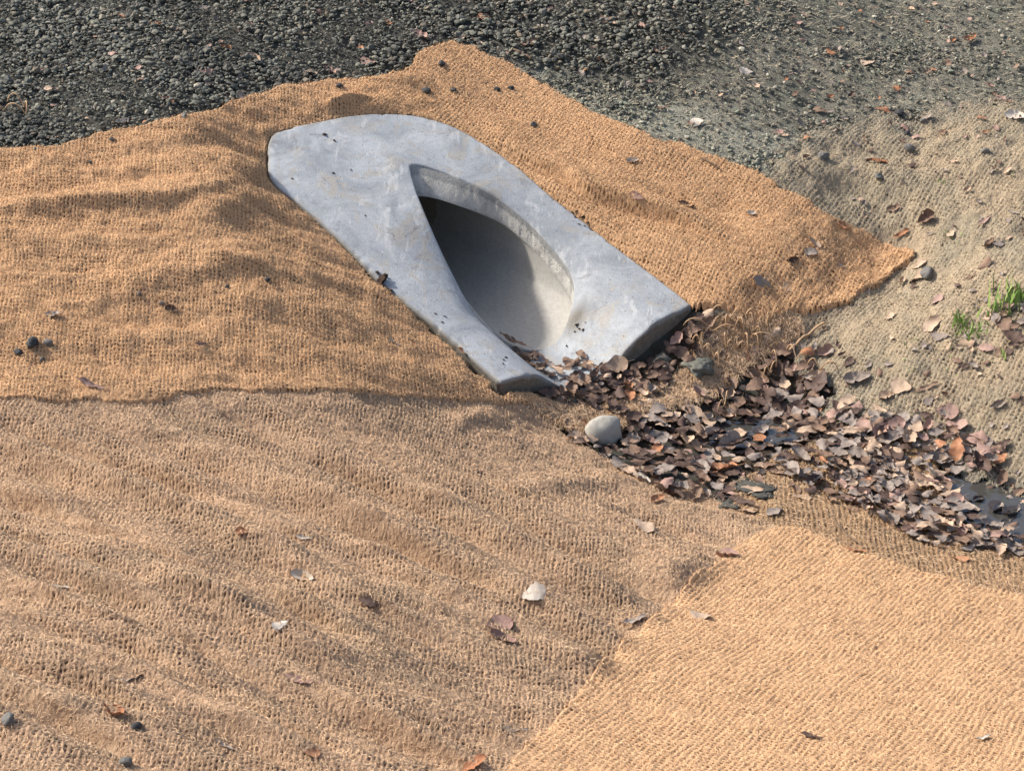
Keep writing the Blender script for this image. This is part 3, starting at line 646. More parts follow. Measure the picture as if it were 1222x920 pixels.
puddle([(800,508),(850,498),(900,498),(960,512),(940,528),(880,535),(820,528)], zpt(875, 514) + .003)

# ------------------------------------------------------------------ leaves
def leaf_mat(name, c1, c2, c3):
    m, nt, b = mat_new(name); N = NT(nt); oi = nt.nodes.new('ShaderNodeObjectInfo')
    c = N.mix(oi.outputs['Random'], c1, c2); c = N.mix(N.ramp(N.noise(55, 4, .7), [(.48, 0.), (.68, .75)]), c, c3)
    vein = N.attr('vein'); c = N.mix(N.ramp(vein, [(.0, 0.), (1., .45)]), c, c2)
    N.to(c, b.inputs['Base Color']); b.inputs['Roughness'].default_value = .62; b.inputs['Specular IOR Level'].default_value = .25
    N.bump(b, N.noise(140, 3), .5, .002); return m
LM = {
 'purple': leaf_mat('leaf_purple_brown', (.078, .048, .037), (.14, .09, .07), (.055, .034, .027)),
 'brown': leaf_mat('leaf_brown', (.175, .108, .072), (.28, .185, .13), (.11, .064, .045)),
 'tan': leaf_mat('leaf_tan', (.42, .29, .195), (.54, .41, .30), (.27, .165, .105)),
 'grey': leaf_mat('leaf_grey_brown', (.215, .172, .145), (.37, .31, .265), (.135, .10, .08)),
 'rust': leaf_mat('leaf_rust', (.36, .15, .07), (.46, .24, .13), (.20, .085, .045)),
 'pale': leaf_mat('leaf_pale', (.54, .475, .40), (.64, .58, .50), (.42, .33, .26)),
 'pink': leaf_mat('leaf_pinkish', (.30, .18, .14), (.42, .285, .235), (.20, .115, .09)),
}
def leaf_geo(seed, curl, cup, wid):
    r_ = np.random.default_rng(seed); na, nb_ = 13, 8; a = np.linspace(0, 1, na); V = []; vein = []
    edge = 1 + r_.normal(0, .085, (na, 2)); tear = r_.random() < .35; tp = r_.integers(4, 10)
    if tear: edge[tp, r_.integers(0, 2)] *= .6
    tw = r_.normal(0, .45); rp = r_.uniform(0, 6.28)
    for i_ in range(na):
        w_ = wid * (np.sin(np.pi * a[i_] ** .82) ** .75) * (1 - .15 * a[i_]) if 0 < a[i_] < 1 else .004
        for j_ in range(nb_):
            b_ = j_ / (nb_ - 1) * 2 - 1; e_ = edge[i_, int(b_ > 0)]; yy = b_ * w_ * e_
            curl_ = curl; th_ = curl * b_; xx = a[i_] - .5; zz = cup * .55 * abs(b_) ** 1.4 * w_ + .035 * np.sin(rp + 9 * a[i_] + 2 * b_) * abs(b_) + .02 * np.sin(23 * a[i_] + rp) * abs(b_)
            zz += curl * .35 * (xx ** 2) * 1.6 + tw * xx * yy * 1.2
            V.append((xx, yy * math.cos(min(abs(curl) * .5, 1) * b_), zz)); vein.append(max(0, 1 - abs(b_) * 6) + .3 * (abs(math.sin(9 * a[i_] * 3.1 - abs(b_) * 3)) > .93))
    V = np.array(V); Fq_ = [(i_ * nb_ + j_, (i_ + 1) * nb_ + j_, (i_ + 1) * nb_ + j_ + 1, i_ * nb_ + j_ + 1) for i_ in range(na - 1) for j_ in range(nb_ - 1)]
    n0 = len(V); st = []
    for k_ in range(4):
        x_ = -.5 - .09 * k_; z_ = V[nb_ // 2, 2] + .02 * k_
        for q_ in range(3): st.append((x_, .009 * math.cos(q_ * 2.1), z_ + .009 * math.sin(q_ * 2.1)))
    V = np.r_[V, st]; vein += [1.] * 12
    for k_ in range(3):
        for q_ in range(3):
            Fq_.append((n0 + 3 * k_ + q_, n0 + 3 * k_ + (q_ + 1) % 3, n0 + 3 * k_ + 3 + (q_ + 1) % 3, n0 + 3 * k_ + 3 + q_))
    V[:, 2] -= np.percentile(V[:, 2], 12)
    return V, np.array(Fq_), np.array(vein)
NSH = 14
GEO = [leaf_geo(100 + i_, *p_) for i_, p_ in enumerate([(.3, .3, .30), (.8, .5, .34), (-.5, .4, .28), (1.2, .9, .36), (.2, -.5, .32), (.6, .2, .40), (-1., .3, .30), (.1, .7, .26),
        (1.6, 1.3, .34), (.4, -.9, .36), (-.3, .1, .38), (.9, 1.6, .38), (.6, .6, .15), (-.8, -.6, .33)])]
LMESH = {}
def leaf_mesh(shape, mk):
    if (shape, mk) not in LMESH:
        V, Fq_, ve = GEO[shape]; LMESH[(shape, mk)] = new_mesh('dead_leaf', V, Fq_, LM[mk], True, {'vein': ve})
    return LMESH[(shape, mk)]
def norm_at(x, y, e=.02):
    dx = (float(surf(np.array(x + e), np.array(y))) - float(surf(np.array(x - e), np.array(y)))) / (2 * e); dy = (float(surf(np.array(x), np.array(y + e))) - float(surf(np.array(x), np.array(y - e)))) / (2 * e)
    lim = .8; return Vector((-max(-lim, min(lim, dx)), -max(-lim, min(lim, dy)), 1)).normalized()
def leaf_matrix(x, y, z, size, tilt, rot=None, tiltdir=None):
    nrm = norm_at(x, y); q_ = Vector((0, 0, 1)).rotation_difference(nrm).to_matrix().to_4x4()
    td = random.uniform(0, 6.283) if tiltdir is None else tiltdir
    T_ = Matrix.Rotation(tilt, 4, Vector((math.cos(td), math.sin(td), 0))); R_ = Matrix.Rotation(random.uniform(0, 6.283) if rot is None else rot, 4, 'Z')
    return Matrix.Translation((x, y, z + abs(math.sin(tilt)) * size * .28 + .001)) @ q_ @ T_ @ R_ @ Matrix.Diagonal((size, size, size, 1))
def put_leaf(M_, shape, mk, label, group, name='dead_leaf'):
    o = bpy.data.objects.new(name, leaf_mesh(shape, mk)); COL.objects.link(o); o.matrix_world = M_
    tag(o, label, 'leaf', group); return o
LITTER = [
 ('below the culvert mouth', [(590,392),(625,398),(660,425),(720,425),(760,410),(800,385),(835,385),(850,410),(800,430),(770,465),(700,480),(665,475),(655,455),(620,425)], 120),
 ('in the upper channel', [(640,478),(700,475),(790,455),(850,480),(880,440),(905,400),(935,420),(960,455),(985,480),(960,500),(880,500),(820,520),(760,510),(740,505),(690,490),(655,505)], 200),
 ('in the middle of the channel', [(745,515),(820,505),(900,505),(980,495),(1050,515),(1080,560),(1060,600),(980,590),(900,560),(860,600),(800,580),(740,555),(680,515)], 300),
 ('beside the puddle at the right', [(1010,505),(1080,520),(1150,540),(1190,560),(1140,590),(1165,625),(1222,650),(1222,665),(1120,645),(1040,605),(1000,590),(1010,550)], 300),
 ('floating at the edge of the puddle', [(1140,560),(1222,570),(1280,585),(1280,650),(1222,640),(1160,620)], 44),
 ('beside the grass shoots', [(1180,365),(1222,350),(1260,360),(1260,410),(1222,405),(1195,395)], 26),
]
cand = []
PUD = W([(1145,578),(1222,566),(1300,575),(1300,645),(1222,636),(1165,612)], 2); PUD2 = W([(858,508),(885,503),(925,508),(915,517),(870,518)], 2)
for zi, (zone, pl, cnt) in enumerate(LITTER):
    wp = W(pl, 2); lo, hi = wp.min(0), wp.max(0); got = []; tries = 0
    while len(got) < cnt and tries < 60:
        x = rng.uniform(lo[0], hi[0], 400); y = rng.uniform(lo[1], hi[1], 400); k = sdf(x, y, wp) < .055 * rng.random(400) ** 2; tries += 1; tl_, sl_ = to_local(x, y); k &= (tl_ < -.028) | ((sl_ > -.12) & (sl_ < .035)) | (np.abs(sl_) > .40); k &= (sdf(x, y, PUD) > .03) | ((zi == 4) & (np.arange(400) % 3 == 0)); k &= sdf(x, y, PUD2) > 0
        for a_, b_ in zip(x[k], y[k]):
            if len(got) < cnt and all((a_ - c_) ** 2 + (b_ - d_) ** 2 > .018 ** 2 for c_, d_ in got): got.append((a_, b_))
    for a_, b_ in got: cand.append((zi, a_, b_))
random.shuffle(cand)
zs = [float(v_) for v_ in surf(np.array([c_[1] for c_ in cand]), np.array([c_[2] for c_ in cand]))]
NAMES = {'purple': 'dark purple-brown', 'brown': 'brown', 'tan': 'tan', 'grey': 'grey-brown', 'rust': 'rusty', 'pink': 'pinkish brown', 'pale': 'pale'}
stV, stF, stM, stVe = [], [], [], []; nv = 0; n_ind = 0; sizes = []
placed = []
for (zi, x, y), z in zip(cand, zs):
    zone = LITTER[zi][0]
    mk = random.choices(['purple', 'brown', 'tan', 'grey', 'rust', 'pink'], [(.46, .34, .06, .06, .02, .06), (.42, .30, .10, .10, .02, .06), (.28, .28, .14, .24, .02, .04), (.08, .18, .22, .42, .02, .08), (.1, .25, .15, .42, .05, .03), (.2, .3, .15, .2, .0, .15)][zi])[0]
    size = min(.070, max(.018, random.gauss(.039, .013))) * (1.0 if zi != 0 else .85); near = sum(1 for a_, b_ in placed if (a_ - x) ** 2 + (b_ - y) ** 2 < .03 ** 2)
    placed.append((x, y)); tilt = abs(random.gauss(0, .13)) if zi != 4 else .05
    M_ = leaf_matrix(x, y, z + .004 * min(near, 4), size, min(tilt, .8)); sh = random.randrange(NSH)
    if n_ind < 190 and size > .034:
        put_leaf(M_, sh, mk, 'dead %s leaf lying in the litter %s' % (NAMES[mk], zone), 'dead leaves littering the channel'); n_ind += 1
    else:
        V, Fq_, ve = GEO[sh]; Vh = np.c_[V, np.ones(len(V))] @ np.array(M_).T; stV.append(Vh[:, :3]); stF.append(Fq_ + nv); nv += len(V); stVe.append(ve)
        stM += [['purple', 'brown', 'tan', 'grey', 'rust', 'pink'].index(mk)] * len(Fq_)
for _ in range(520):                                    # broken scraps blown over gravel, shoulder and the silty mat
    u_, v_ = random.choice([(random.uniform(-20, 1240), random.uniform(-10, 175)), (random.uniform(-20, 1240), random.uniform(-10, 175)), (random.uniform(920, 1240), random.uniform(150, 540))])
    z_ = .45
    for _k in range(12): x, y = P(u_, v_, z_); z_ = .4 * z_ + .6 * float(bil(RAS, x, y))
    x, y = float(x), float(y); pq = np.array([x]), np.array([y])
    if sdf(*pq, WP['left'])[0] < .0 or sdf(*pq, WP['right'])[0] < .0 or (v_ < 175 and u_ < 900 and random.random() < .3): continue
    M_ = leaf_matrix(x, y, float(surf(np.array(x), np.array(y))) + .002, random.uniform(.010, .030), abs(random.gauss(0, .3))); sh = random.randrange(NSH); V, Fq_, ve = GEO[sh]
    Vh = np.c_[V, np.ones(len(V))] @ np.array(M_).T; stV.append(Vh[:, :3]); stF.append(Fq_ + nv); nv += len(V); stVe.append(ve); stM += [random.choice([0, 1, 1, 2, 3, 3, 5, 5, 4] if v_ < 175 else [0, 1, 2, 3, 3])] * len(Fq_)
me = new_mesh('leaf_litter', np.concatenate(stV), np.concatenate(stF), None, True, {'vein': np.concatenate(stVe)})
for k_ in ('purple', 'brown', 'tan', 'grey', 'rust', 'pink'): me.materials.append(LM[k_])
me.polygons.foreach_set('material_index', np.array(stM, np.int32))
o = link('leaf_litter', me); tag(o, 'smaller dead leaves and scraps filling the channel and strewn over gravel and bank', kind='stuff')

SC = [ # u, v, size, material, shape, label
 (637,709,.050,'pale',10,'whitish dead leaf lying on the faded foreground mat above the reddish one'),
 (595,746,.058,'pink',5,'squarish reddish brown leaf on the faded mat, just above a crumpled leaf'),
 (599,763,.052,'pink',3,'crumpled pinkish leaf right below the squarish reddish leaf'),
 (768,629,.055,'tan',0,'curled light tan leaf alone on the faded mat near the leaf channel'),
 (440,719,.040,'purple',2,'small dull purple leaf on the middle of the faded mat'),
 (755,743,.060,'grey',12,'narrow curled grey leaf beside the left edge of the bright mat'),
 (868,664,.050,'pink',11,'folded pinkish leaf on the top corner of the bright mat'),
 (836,735,.045,'tan',9,'small curled tan leaf just inside the left edge of the bright mat'),
 (968,879,.042,'purple',12,'small dark leaf low on the bright mat near the bottom edge'),
 (1172,882,.040,'pale',12,'small pale shred of leaf low on the bright mat near the right corner'),
 (610,872,.060,'grey',12,'narrow grey-pink leaf half sunk in the faded mat near the bottom'),
 (565,914,.050,'rust',7,'reddish leaf at the very bottom edge of the faded mat'),
 (362,690,.050,'pale',8,'crumpled whitish leaf shred in the left part of the faded mat'),
 (363,643,.034,'pale',12,'tiny whitish leaf curl above the crumpled whitish shred'),
 (334,746,.030,'pale',4,'tiny cream leaf flake on the lower left of the faded mat'),
 (150,812,.075,'grey',12,'long grey leaf strip on the lower left of the faded mat'),
 (70,701,.036,'pale',12,'small pale leaf sliver near the left edge of the faded mat'),
 (355,811,.060,'pink',12,'long pinkish leaf curled along a wrinkle, lower left'),
 (136,850,.044,'rust',8,'small curled red-brown leaf near the bottom left corner'),
 (265,889,.038,'grey',12,'small grey leaf near the bottom edge, left of centre'),
 (372,900,.028,'rust',1,'tiny red leaf scrap at the bottom edge, left of centre'),
 (288,636,.026,'rust',11,'tiny rust-coloured leaf scrap standing on the faded mat'),
 (108,461,.060,'pink',12,'narrow pinkish leaf near the lower hem of the left orange mat'),
 (239,413,.036,'pink',12,'small pinkish leaf in the middle of the left orange mat'),
 (62,377,.036,'grey',3,'small grey curled leaf on the left orange mat above the black stones'),
 (205,370,.030,'purple',3,'small dark leaf crumb on the left orange mat'),
 (469,408,.036,'grey',12,'small grey-pink leaf on the left orange mat near the concrete'),
 (553,421,.034,'rust',7,'small red-brown leaf wedged against the left side of the concrete'),
 (760,235,.040,'pink',7,'small curled leaf on a crease of the right orange mat'),
 (818,246,.048,'brown',3,'folded brown leaf on the right orange mat'),
 (755,193,.034,'pale',8,'tiny whitish leaf scrap high on the right orange mat'),
 (895,256,.030,'pale',8,'tiny pale leaf scrap in the middle of the right orange mat'),
 (908,339,.052,'grey',1,'grey leaf on the lower part of the right orange mat'),
 (939,344,.048,'tan',0,'light tan leaf beside the grey leaf on the lower right orange mat'),
 (972,292,.040,'tan',1,'tan leaf toward the tip of the right orange mat'),
 (966,303,.045,'grey',2,'greyish leaf below the tan one on the tip of the right orange mat'),
 (945,312,.034,'purple',8,'small dark crumpled leaf on the right orange mat'),
 (1004,318,.040,'pale',12,'pale sliver of leaf near the tip of the right orange mat'),
 (1098,331,.052,'tan',1,'cream leaf beside a stone at the tip of the right orange mat'),
 (1097,317,.044,'tan',7,'tan leaf just above the stone at the tip of the right orange mat'),
 (1112,389,.056,'tan',1,'large cupped tan leaf on the beige mat, left of the grass shoots'),
 (1122,402,.044,'grey',4,'grey leaf tucked beside the large cupped tan leaf'),
 (1154,410,.040,'tan',9,'small orange-tan leaf just below the short grass tuft'),
 (1176,416,.044,'pink',2,'pinkish leaf to the right of the short grass tuft'),
 (1075,462,.056,'tan',5,'broad tan leaf in the middle of the beige mat'),
 (1058,474,.040,'tan',11,'small folded tan leaf lying left of the broad tan leaf'),
 (1108,462,.050,'brown',12,'curled brown leaf to the right of the broad tan leaf'),
 (1023,454,.070,'grey',3,'large curled grey leaf on the beige mat near the channel'),
 (985,421,.046,'pink',11,'crumpled pink-white leaf on the beige mat above the channel'),
 (1013,433,.034,'purple',1,'small dark leaf on the beige mat right of the crumpled one'),
 (1130,492,.056,'pink',5,'pinkish leaf on the lower beige mat'),
 (1190,484,.040,'grey',8,'grey crumpled leaf on the lower right beige mat'),
 (1143,510,.052,'pink',1,'pinkish leaf just above the litter on the lower beige mat'),
 (1140,520,.050,'pale',7,'pale leaf lying under the pinkish one on the lower beige mat'),
 (1158,530,.060,'tan',8,'upright crumpled tan leaf at the edge of the litter, right side'),
 (1197,533,.048,'purple',2,'dark leaf on the lowest slope of the beige mat at the right'),
 (1118,360,.040,'pink',1,'small pinkish leaf on the beige mat beside the two tan leaves'),
 (1175,317,.042,'brown',9,'brown leaf on the beige mat above the grass shoots'),
 (1158,332,.040,'brown',12,'thin brown leaf on the beige mat left of the tall grass'),
 (1008,271,.045,'rust',7,'reddish leaf at the upper hem of the right orange mat'),
 (1048,194,.052,'rust',7,'rust-red leaf in a hollow of the upper beige mat'),
 (1066,250,.038,'brown',3,'small brown leaf on the upper beige mat'),
 (1212,140,.060,'pale',3,'curled whitish leaf at the top right corner of the beige mat'),
 (1105,262,.050,'brown',11,'crumpled brown leaf on the middle of the upper beige mat'),
 (1075,280,.048,'rust',12,'thin reddish leaf near the tip of the orange mat'),
 (1175,265,.050,'pink',12,'thin pinkish leaf high on the beige mat near the right edge'),
 (1180,293,.040,'brown',8,'brown leaf scrap high above the tall grass shoots'),
 (186,30,.044,'rust',5,'bright orange leaf standing on the dark gravel, upper left'),
 (222,75,.046,'tan',0,'tan leaf lying on the gravel below the bright orange leaf'),
 (60,108,.042,'tan',2,'cream curled leaf on the gravel at the far left'),
 (269,59,.032,'rust',11,'small orange leaf on edge in the gravel, left of centre'),
 (304,70,.042,'tan',1,'light tan leaf flat on the gravel, left of centre'),
 (242,88,.044,'pink',1,'dusky red leaf on the gravel right of the tan one'),
 (268,118,.042,'brown',0,'brown leaf near the gravel edge above the left orange mat'),
 (196,116,.040,'pink',5,'pinkish leaf on the gravel near the left orange mat'),
 (146,147,.040,'pale',8,'small whitish leaf at the lower edge of the gravel'),
 (60,165,.040,'tan',12,'pale leaf on the lowest gravel at the left'),
 (370,88,.048,'tan',0,'tan leaf on the gravel just above the mat hem'),
 (393,85,.045,'pink',3,'pinkish leaf on the gravel next to the tan one by the mat'),
 (500,44,.055,'pink',3,'pinkish folded leaf on the gravel left of the mat peak'),
 (503,55,.040,'tan',0,'small tan leaf just below the pinkish folded leaf'),
 (440,74,.048,'pink',4,'pink leaf on the gravel close above the mat hem'),
 (548,46,.036,'tan',1,'small orange-tan leaf on gravel right above the mat peak'),
 (576,21,.038,'rust',2,'orange leaf in gravel at the top middle'),
 (630,52,.052,'brown',1,'brown leaf on gravel right of the mat peak'),
 (462,28,.036,'rust',0,'small orange leaf in the gravel, top left of middle'),
 (725,24,.050,'brown',4,'brown leaf on gravel in the top right of middle'),
 (785,60,.050,'brown',12,'dark brown leaf on the mossy gravel right of middle'),
 (832,147,.040,'pale',9,'whitish leaf on the mossy shoulder above the right mat'),
 (790,130,.044,'brown',12,'brown leaf on the mossy shoulder near the right mat hem'),
 (1053,133,.042,'rust',10,'orange pebble-like curled leaf at the upper hem of the beige mat'),
 (1158,47,.046,'rust',3,'orange-brown leaf on the dusty shoulder, upper right'),
 (890,86,.040,'pale',9,'whitish leaf on the dusty shoulder, middle right'),
 (1035,76,.042,'tan',4,'pale leaf on the dusty shoulder below the orange-brown one'),
 (1192,120,.046,'pink',1,'pinkish leaf at the top hem of the beige mat near the right edge'),
 (978,133,.042,'brown',2,'brown leaf on the dusty shoulder left of the beige mat'),
 (957,594,.044,'tan',0,'upright light tan leaf on the net strip at the end of the litter'),
 (925,612,.050,'grey',2,'grey-violet leaf at the lower end of the litter'),
 (885,600,.070,'purple',12,'long dark curled leaf at the lower edge of the channel'),
 (893,612,.044,'tan',0,'small tan leaf under the long dark curled leaf'),
 (860,562,.075,'rust',3,'large crumpled rusty leaf at the lower edge of the litter'),
 (765,573,.044,'pale',11,'cream leaf on the mat at the lower edge of the litter'),
 (785,597,.036,'rust',3,'small rusty leaf on the mat below the cream leaf'),
 (1020,657,.050,'rust',12,'orange-brown leaf on the upper hem of the bright mat'),
 (1145,668,.040,'rust',1,'small orange leaf on the dark net strip at the right'),
 (1090,636,.075,'pink',3,'crumpled pinkish leaf at the lower litter edge left of the puddle'),
 (1180,650,.085,'grey',4,'large flat grey leaf at the near side of the puddle'),
 (1205,655,.080,'grey',0,'large pointed grey leaf at the near right of the puddle'),
 (850,445,.046,'tan',9,'curled tan leaf in front of the mossy lump'),
 (735,442,.062,'tan',5,'big pale tan leaf in front of the culvert mouth'),
 (690,500,.045,'pink',7,'upright pinkish leaf beside the white fragment'),
 (843,378,.045,'tan',9,'curled light brown leaf at the right corner of the concrete'),
]
for u, v, sz, mk, sh, lab in SC:
    x, y, z = at(u, v); put_leaf(leaf_matrix(x, y, z, sz, abs(random.gauss(.12, .12)), rot=random.uniform(-.7, .7) + (math.pi if random.random() < .5 else 0)), sh, mk, lab, 'dead leaves scattered over mats and gravel')

# ------------------------------------------------------------------ stones lying about
def rock_mesh(name, seed, mat, sub=3, rough=.12, flat=.7, facet=0.):
    import bmesh
    bm = bmesh.new(); bmesh.ops.create_icosphere(bm, subdivisions=sub, radius=1); r_ = np.random.default_rng(seed); o_ = r_.uniform(0, 50, 3)
    pl = r_.normal(size=(7, 3)); pl /= np.linalg.norm(pl, axis=1)[:, None]; pd = r_.uniform(.62, .9, 7)
    sc = np.array([1., r_.uniform(.7, .9), flat])
    for v_ in bm.verts:
        p_ = np.array(v_.co)
        for n_, d_ in zip(pl, pd):
            e_ = p_ @ n_ - d_
            if e_ > 0: p_ = p_ - n_ * e_ * (.55 + facet)
        p_ = p_ * (1 + (rough * .5 * float(vn(np.array(p_[0] * 7 + o_[0]), np.array(p_[1] * 7 + p_[2] * 5), 3)) if rough > .2 else 0) + rough * float(fbm(np.array(p_[0] * 1.7 + o_[0] + p_[2]), np.array(p_[1] * 1.7 + o_[1] - p_[2]), seed % 9, 3))) * sc
        v_.co = p_
    me = bpy.data.meshes.new(name); bm.to_mesh(me); bm.free(); me.materials.append(mat)
    me.polygons.foreach_set('use_smooth', [facet < .3] * len(me.polygons)); return me
def stone_mat(name, c1, c2, rough=.8):
    m, nt, b = mat_new(name); N = NT(nt); c = N.mix(N.noise(3, 4, .6), c1, c2); c = N.mix(N.ramp(N.noise(26, 4, .7), [(.35, .5), (.6, 0.)]), c, c1)
    N.to(c, b.inputs['Base Color']); b.inputs['Roughness'].default_value = rough; N.bump(b, N.noise(30, 4, .7), .4, .03); return m
sm_river = stone_mat('river_stone', (.33, .31, .265), (.52, .50, .44)); sm_dark = stone_mat('dark_stone', (.035, .036, .038), (.085, .088, .092)); sm_mid = stone_mat('grey_stone', (.13, .125, .115), (.23, .22, .20)); sm_moss = stone_mat('mossy_mortar', (.10, .10, .08), (.26, .255, .215), .95)
sm_grit = stone_mat('dark_grit', (.045, .045, .038), (.15, .145, .125), .95)
sm_white = stone_mat('white_chip', (.7, .72, .75), (.82, .83, .85), .5)
PROT = {}
def stone(u, v, size, mat, seed, label, name='stone', flat=.7, facet=.4, rough=.12, rot=None, sink=.35, group='loose stones lying about'):
    key = (mat.name, seed, name)
    if key not in PROT: PROT[key] = rock_mesh(name, seed, mat, 4 if size > .03 else 3, rough, flat, facet)
    x, y, z = at(u, v); o = link(name, PROT[key], None, (x, y, z + size * flat * (1 - sink) * .8)); o.scale = (size,) * 3; o.rotation_euler = (random.uniform(-.2, .2), random.uniform(-.2, .2), random.uniform(0, 6.28) if rot is None else rot)
    tag(o, label, 'stone', group); return o
stone(720, 521, .047, sm_river, 3, 'rounded pale grey fist-sized stone at the edge of the leaf channel below the culvert', 'river_stone', .80, .28, .10, rot=.3, sink=.55)
STN = [(39,412,.017,sm_dark,5,'largest black stone on the left orange mat'),(22,422,.010,sm_dark,6,'small black stone lower left of the largest black one'),(57,411,.011,sm_mid,7,'squarish grey stone just right of the largest black stone'),
 (50,430,.007,sm_mid,8,'tiny grey pebble below the squarish grey stone'),(193,363,.007,sm_mid,8,'tiny grey pebble beside the dark leaf crumb on the left mat'),(166,352,.006,sm_mid,7,'tiny pebble in the middle of the left orange mat'),
 (319,335,.008,sm_dark,6,'dark pebble in the left orange mat nearer the concrete'),(271,343,.007,sm_dark,5,'dark pebble left of another dark pebble on the left mat'),(10,861,.013,sm_mid,9,'grey pebble at the far bottom left corner'),
 (162,868,.010,sm_dark,6,'small blue-black pebble near the bottom left'),(149,913,.012,sm_mid,7,'grey pebble at the bottom edge on the left'),(509,111,.014,sm_dark,5,'dark longish stone on the mat behind the culvert top'),
 (541,109,.009,sm_dark,6,'small dark stone right of the longish stone behind the culvert'),(593,108,.009,sm_dark,5,'left one of a pair of small dark stones on the right mat'),(610,107,.010,sm_dark,7,'right one of a pair of small dark stones on the right mat'),
 (637,150,.010,sm_dark,6,'single dark stone on the right orange mat above the culvert edge'),(405,105,.011,sm_dark,7,'dark stone lying on the hem of the mat behind the culvert'),(527,78,.012,sm_dark,5,'dark stone on the mat peak at the gravel edge'),
 (220,140,.010,sm_mid,9,'grey stone at the gravel edge of the left mat'),(134,168,.007,sm_dark,6,'small dark pebble near the top hem of the left mat'),(108,195,.006,sm_dark,5,'tiny dark pebble in the upper left fold'),
 (1106,329,.021,sm_mid,9,'grey-brown stone beside the cream leaf at the tip of the orange mat'),(1084,179,.015,sm_mid,7,'brown-grey stone on the upper beige mat'),(1176,182,.012,sm_mid,8,'grey stone on the upper beige mat near the right edge'),
 (982,189,.016,sm_mid,5,'brownish stone in the upper left hollow of the beige mat'),(1049,213,.013,sm_mid,6,'brown stone below the rust-red leaf on the beige mat'),(1073,137,.013,sm_dark,5,'dark grey stone at the top hem of the beige mat'),
 (1102,146,.010,sm_mid,7,'small stone on the top part of the beige mat'),(1082,160,.009,sm_dark,6,'dark pebble on the top part of the beige mat'),(835,428,.010,sm_mid,8,'small stone by the mossy lump in the channel'),
 (1040,540,.012,sm_dark,5,'round black stone in the middle of the leaf litter'),(900,400,.010,sm_mid,7,'small stone under the frayed threads'),(985,455,.013,sm_mid,9,'brown stone at the end of the frayed threads')]
for u, v, s_, m_, sd_, lab in STN: stone(u, v, s_, m_, sd_, lab, 'pebble')
stone(674, 497, .009, sm_white, 4, 'bright white chip beside the pinkish leaf below the culvert mouth', 'white_fragment', .5, .6)
stone(834, 441, .050, sm_moss, 11, 'mossy grey-green mortar lump in the channel under the frayed threads', 'mortar_lump', .42, .1, .3, sink=.6, group='crumbling mortar lumps in the channel')
stone(790, 431, .026, sm_moss, 12, 'whitish grey mortar lump by the right corner of the culvert mouth', 'mortar_lump', .5, .1, .3, sink=.5, group='crumbling mortar lumps in the channel')
stone(686, 481, .016, sm_moss, 13, 'small mossy mortar lump in front of the left toe of the culvert', 'mortar_lump', .45, .1, .3, sink=.5, group='crumbling mortar lumps in the channel')
stone(905, 583, .050, sm_grit, 14, 'flat patch of dark gritty mortar at the lower edge of the channel', 'mortar_lump', .12, .1, .45, sink=.5, group='crumbling mortar lumps in the channel')
stone(870, 600, .030, sm_grit, 15, 'small flat gritty mortar patch left of the dark curled leaf', 'mortar_lump', .14, .1, .45, sink=.5, group='crumbling mortar lumps in the channel')
# dirt crumbs on the casting
sm_dirt = stone_mat('dirt', (.035, .022, .015), (.08, .05, .035), .95)
cr_me = rock_mesh('dirt_crumb', 21, sm_dirt, 3, .7, .45, .3)
CR = [(387,161,.0045),(405,156,.005),(413,157,.004),(424,157,.004),(399,168,.003),(462,140,.0045),(467,141,.004),(475,143,.003),(482,150,.005),(486,152,.004),(349,214,.003),(398,207,.003),(436,258,.003),(419,203,.002),
      (457,336,.013),(450,326,.006),(464,346,.007),(459,330,.004),(688,253,.004),(695,260,.006),(683,254,.003),(702,266,.004),(690,268,.003),(697,270,.003),(686,260,.002),(601,430,.003),(604,427,.003),(600,434,.0025),(689,388,.005),(696,394,.004),(686,396,.003),(692,393,.003),(699,385,.002),(676,413,.003),(520,375,.003),(528,385,.003),(530,378,.003)]
for u, v, r_ in CR:
    x, y, z = at(u, v); o = link('dirt_crumb', cr_me, None, (x, y, z + r_ * .3)); o.scale = (r_ * random.uniform(.9, 1.7), r_, r_ * .8); o.rotation_euler = (random.random() * .4, random.random() * .4, random.random() * 6)
    tag(o, 'tiny dark crumb of dirt lying on the concrete culvert end', 'dirt', 'dirt crumbs on the concrete')

# ------------------------------------------------------------------ frayed threads, twigs
m_thr = fibre_mat('thread', (.58, .39, .23), (.38, .24, .13)); m_twig = fibre_mat('twig', (.12, .08, .05), (.22, .15, .1))
def thread(pixs, r_, label, mat=m_thr, lift=.012, name='jute_thread', cat='thread', group='frayed jute threads'):
    w = spline(pixs, 7); x = []; y = []; z = []
    for i_, (u, v) in enumerate(w):
        a_, b_, c_ = at(u, v); x.append(a_); y.append(b_); z.append(c_ + .004 + lift * .4 + lift * abs(math.sin(i_ * .45)))
    pts = np.c_[x, y, z]; n_ = len(pts); tg = np.gradient(pts, axis=0); tg /= np.linalg.norm(tg, axis=1)[:, None] + 1e-9
    sd_ = np.cross(tg, [0, 0, 1]); sd_ /= np.linalg.norm(sd_, axis=1)[:, None] + 1e-9; up_ = np.cross(sd_, tg); K_ = 6; V = []
    for i_ in range(n_):
        rr = r_ * (1 + .25 * math.sin(i_ * 2.1)) * (.5 if i_ in (0, n_ - 1) else 1)
        for q_ in range(K_): V.append(pts[i_] + rr * (math.cos(q_ * 6.283 / K_) * sd_[i_] + math.sin(q_ * 6.283 / K_) * up_[i_]))
    q_ = np.arange(K_); f_ = np.concatenate([np.c_[i_ * K_ + q_, i_ * K_ + (q_ + 1) % K_, (i_ + 1) * K_ + (q_ + 1) % K_, (i_ + 1) * K_ + q_] for i_ in range(n_ - 1)])
    tag(link(name, new_mesh(name, V, f_, mat, True)), label, cat, group)
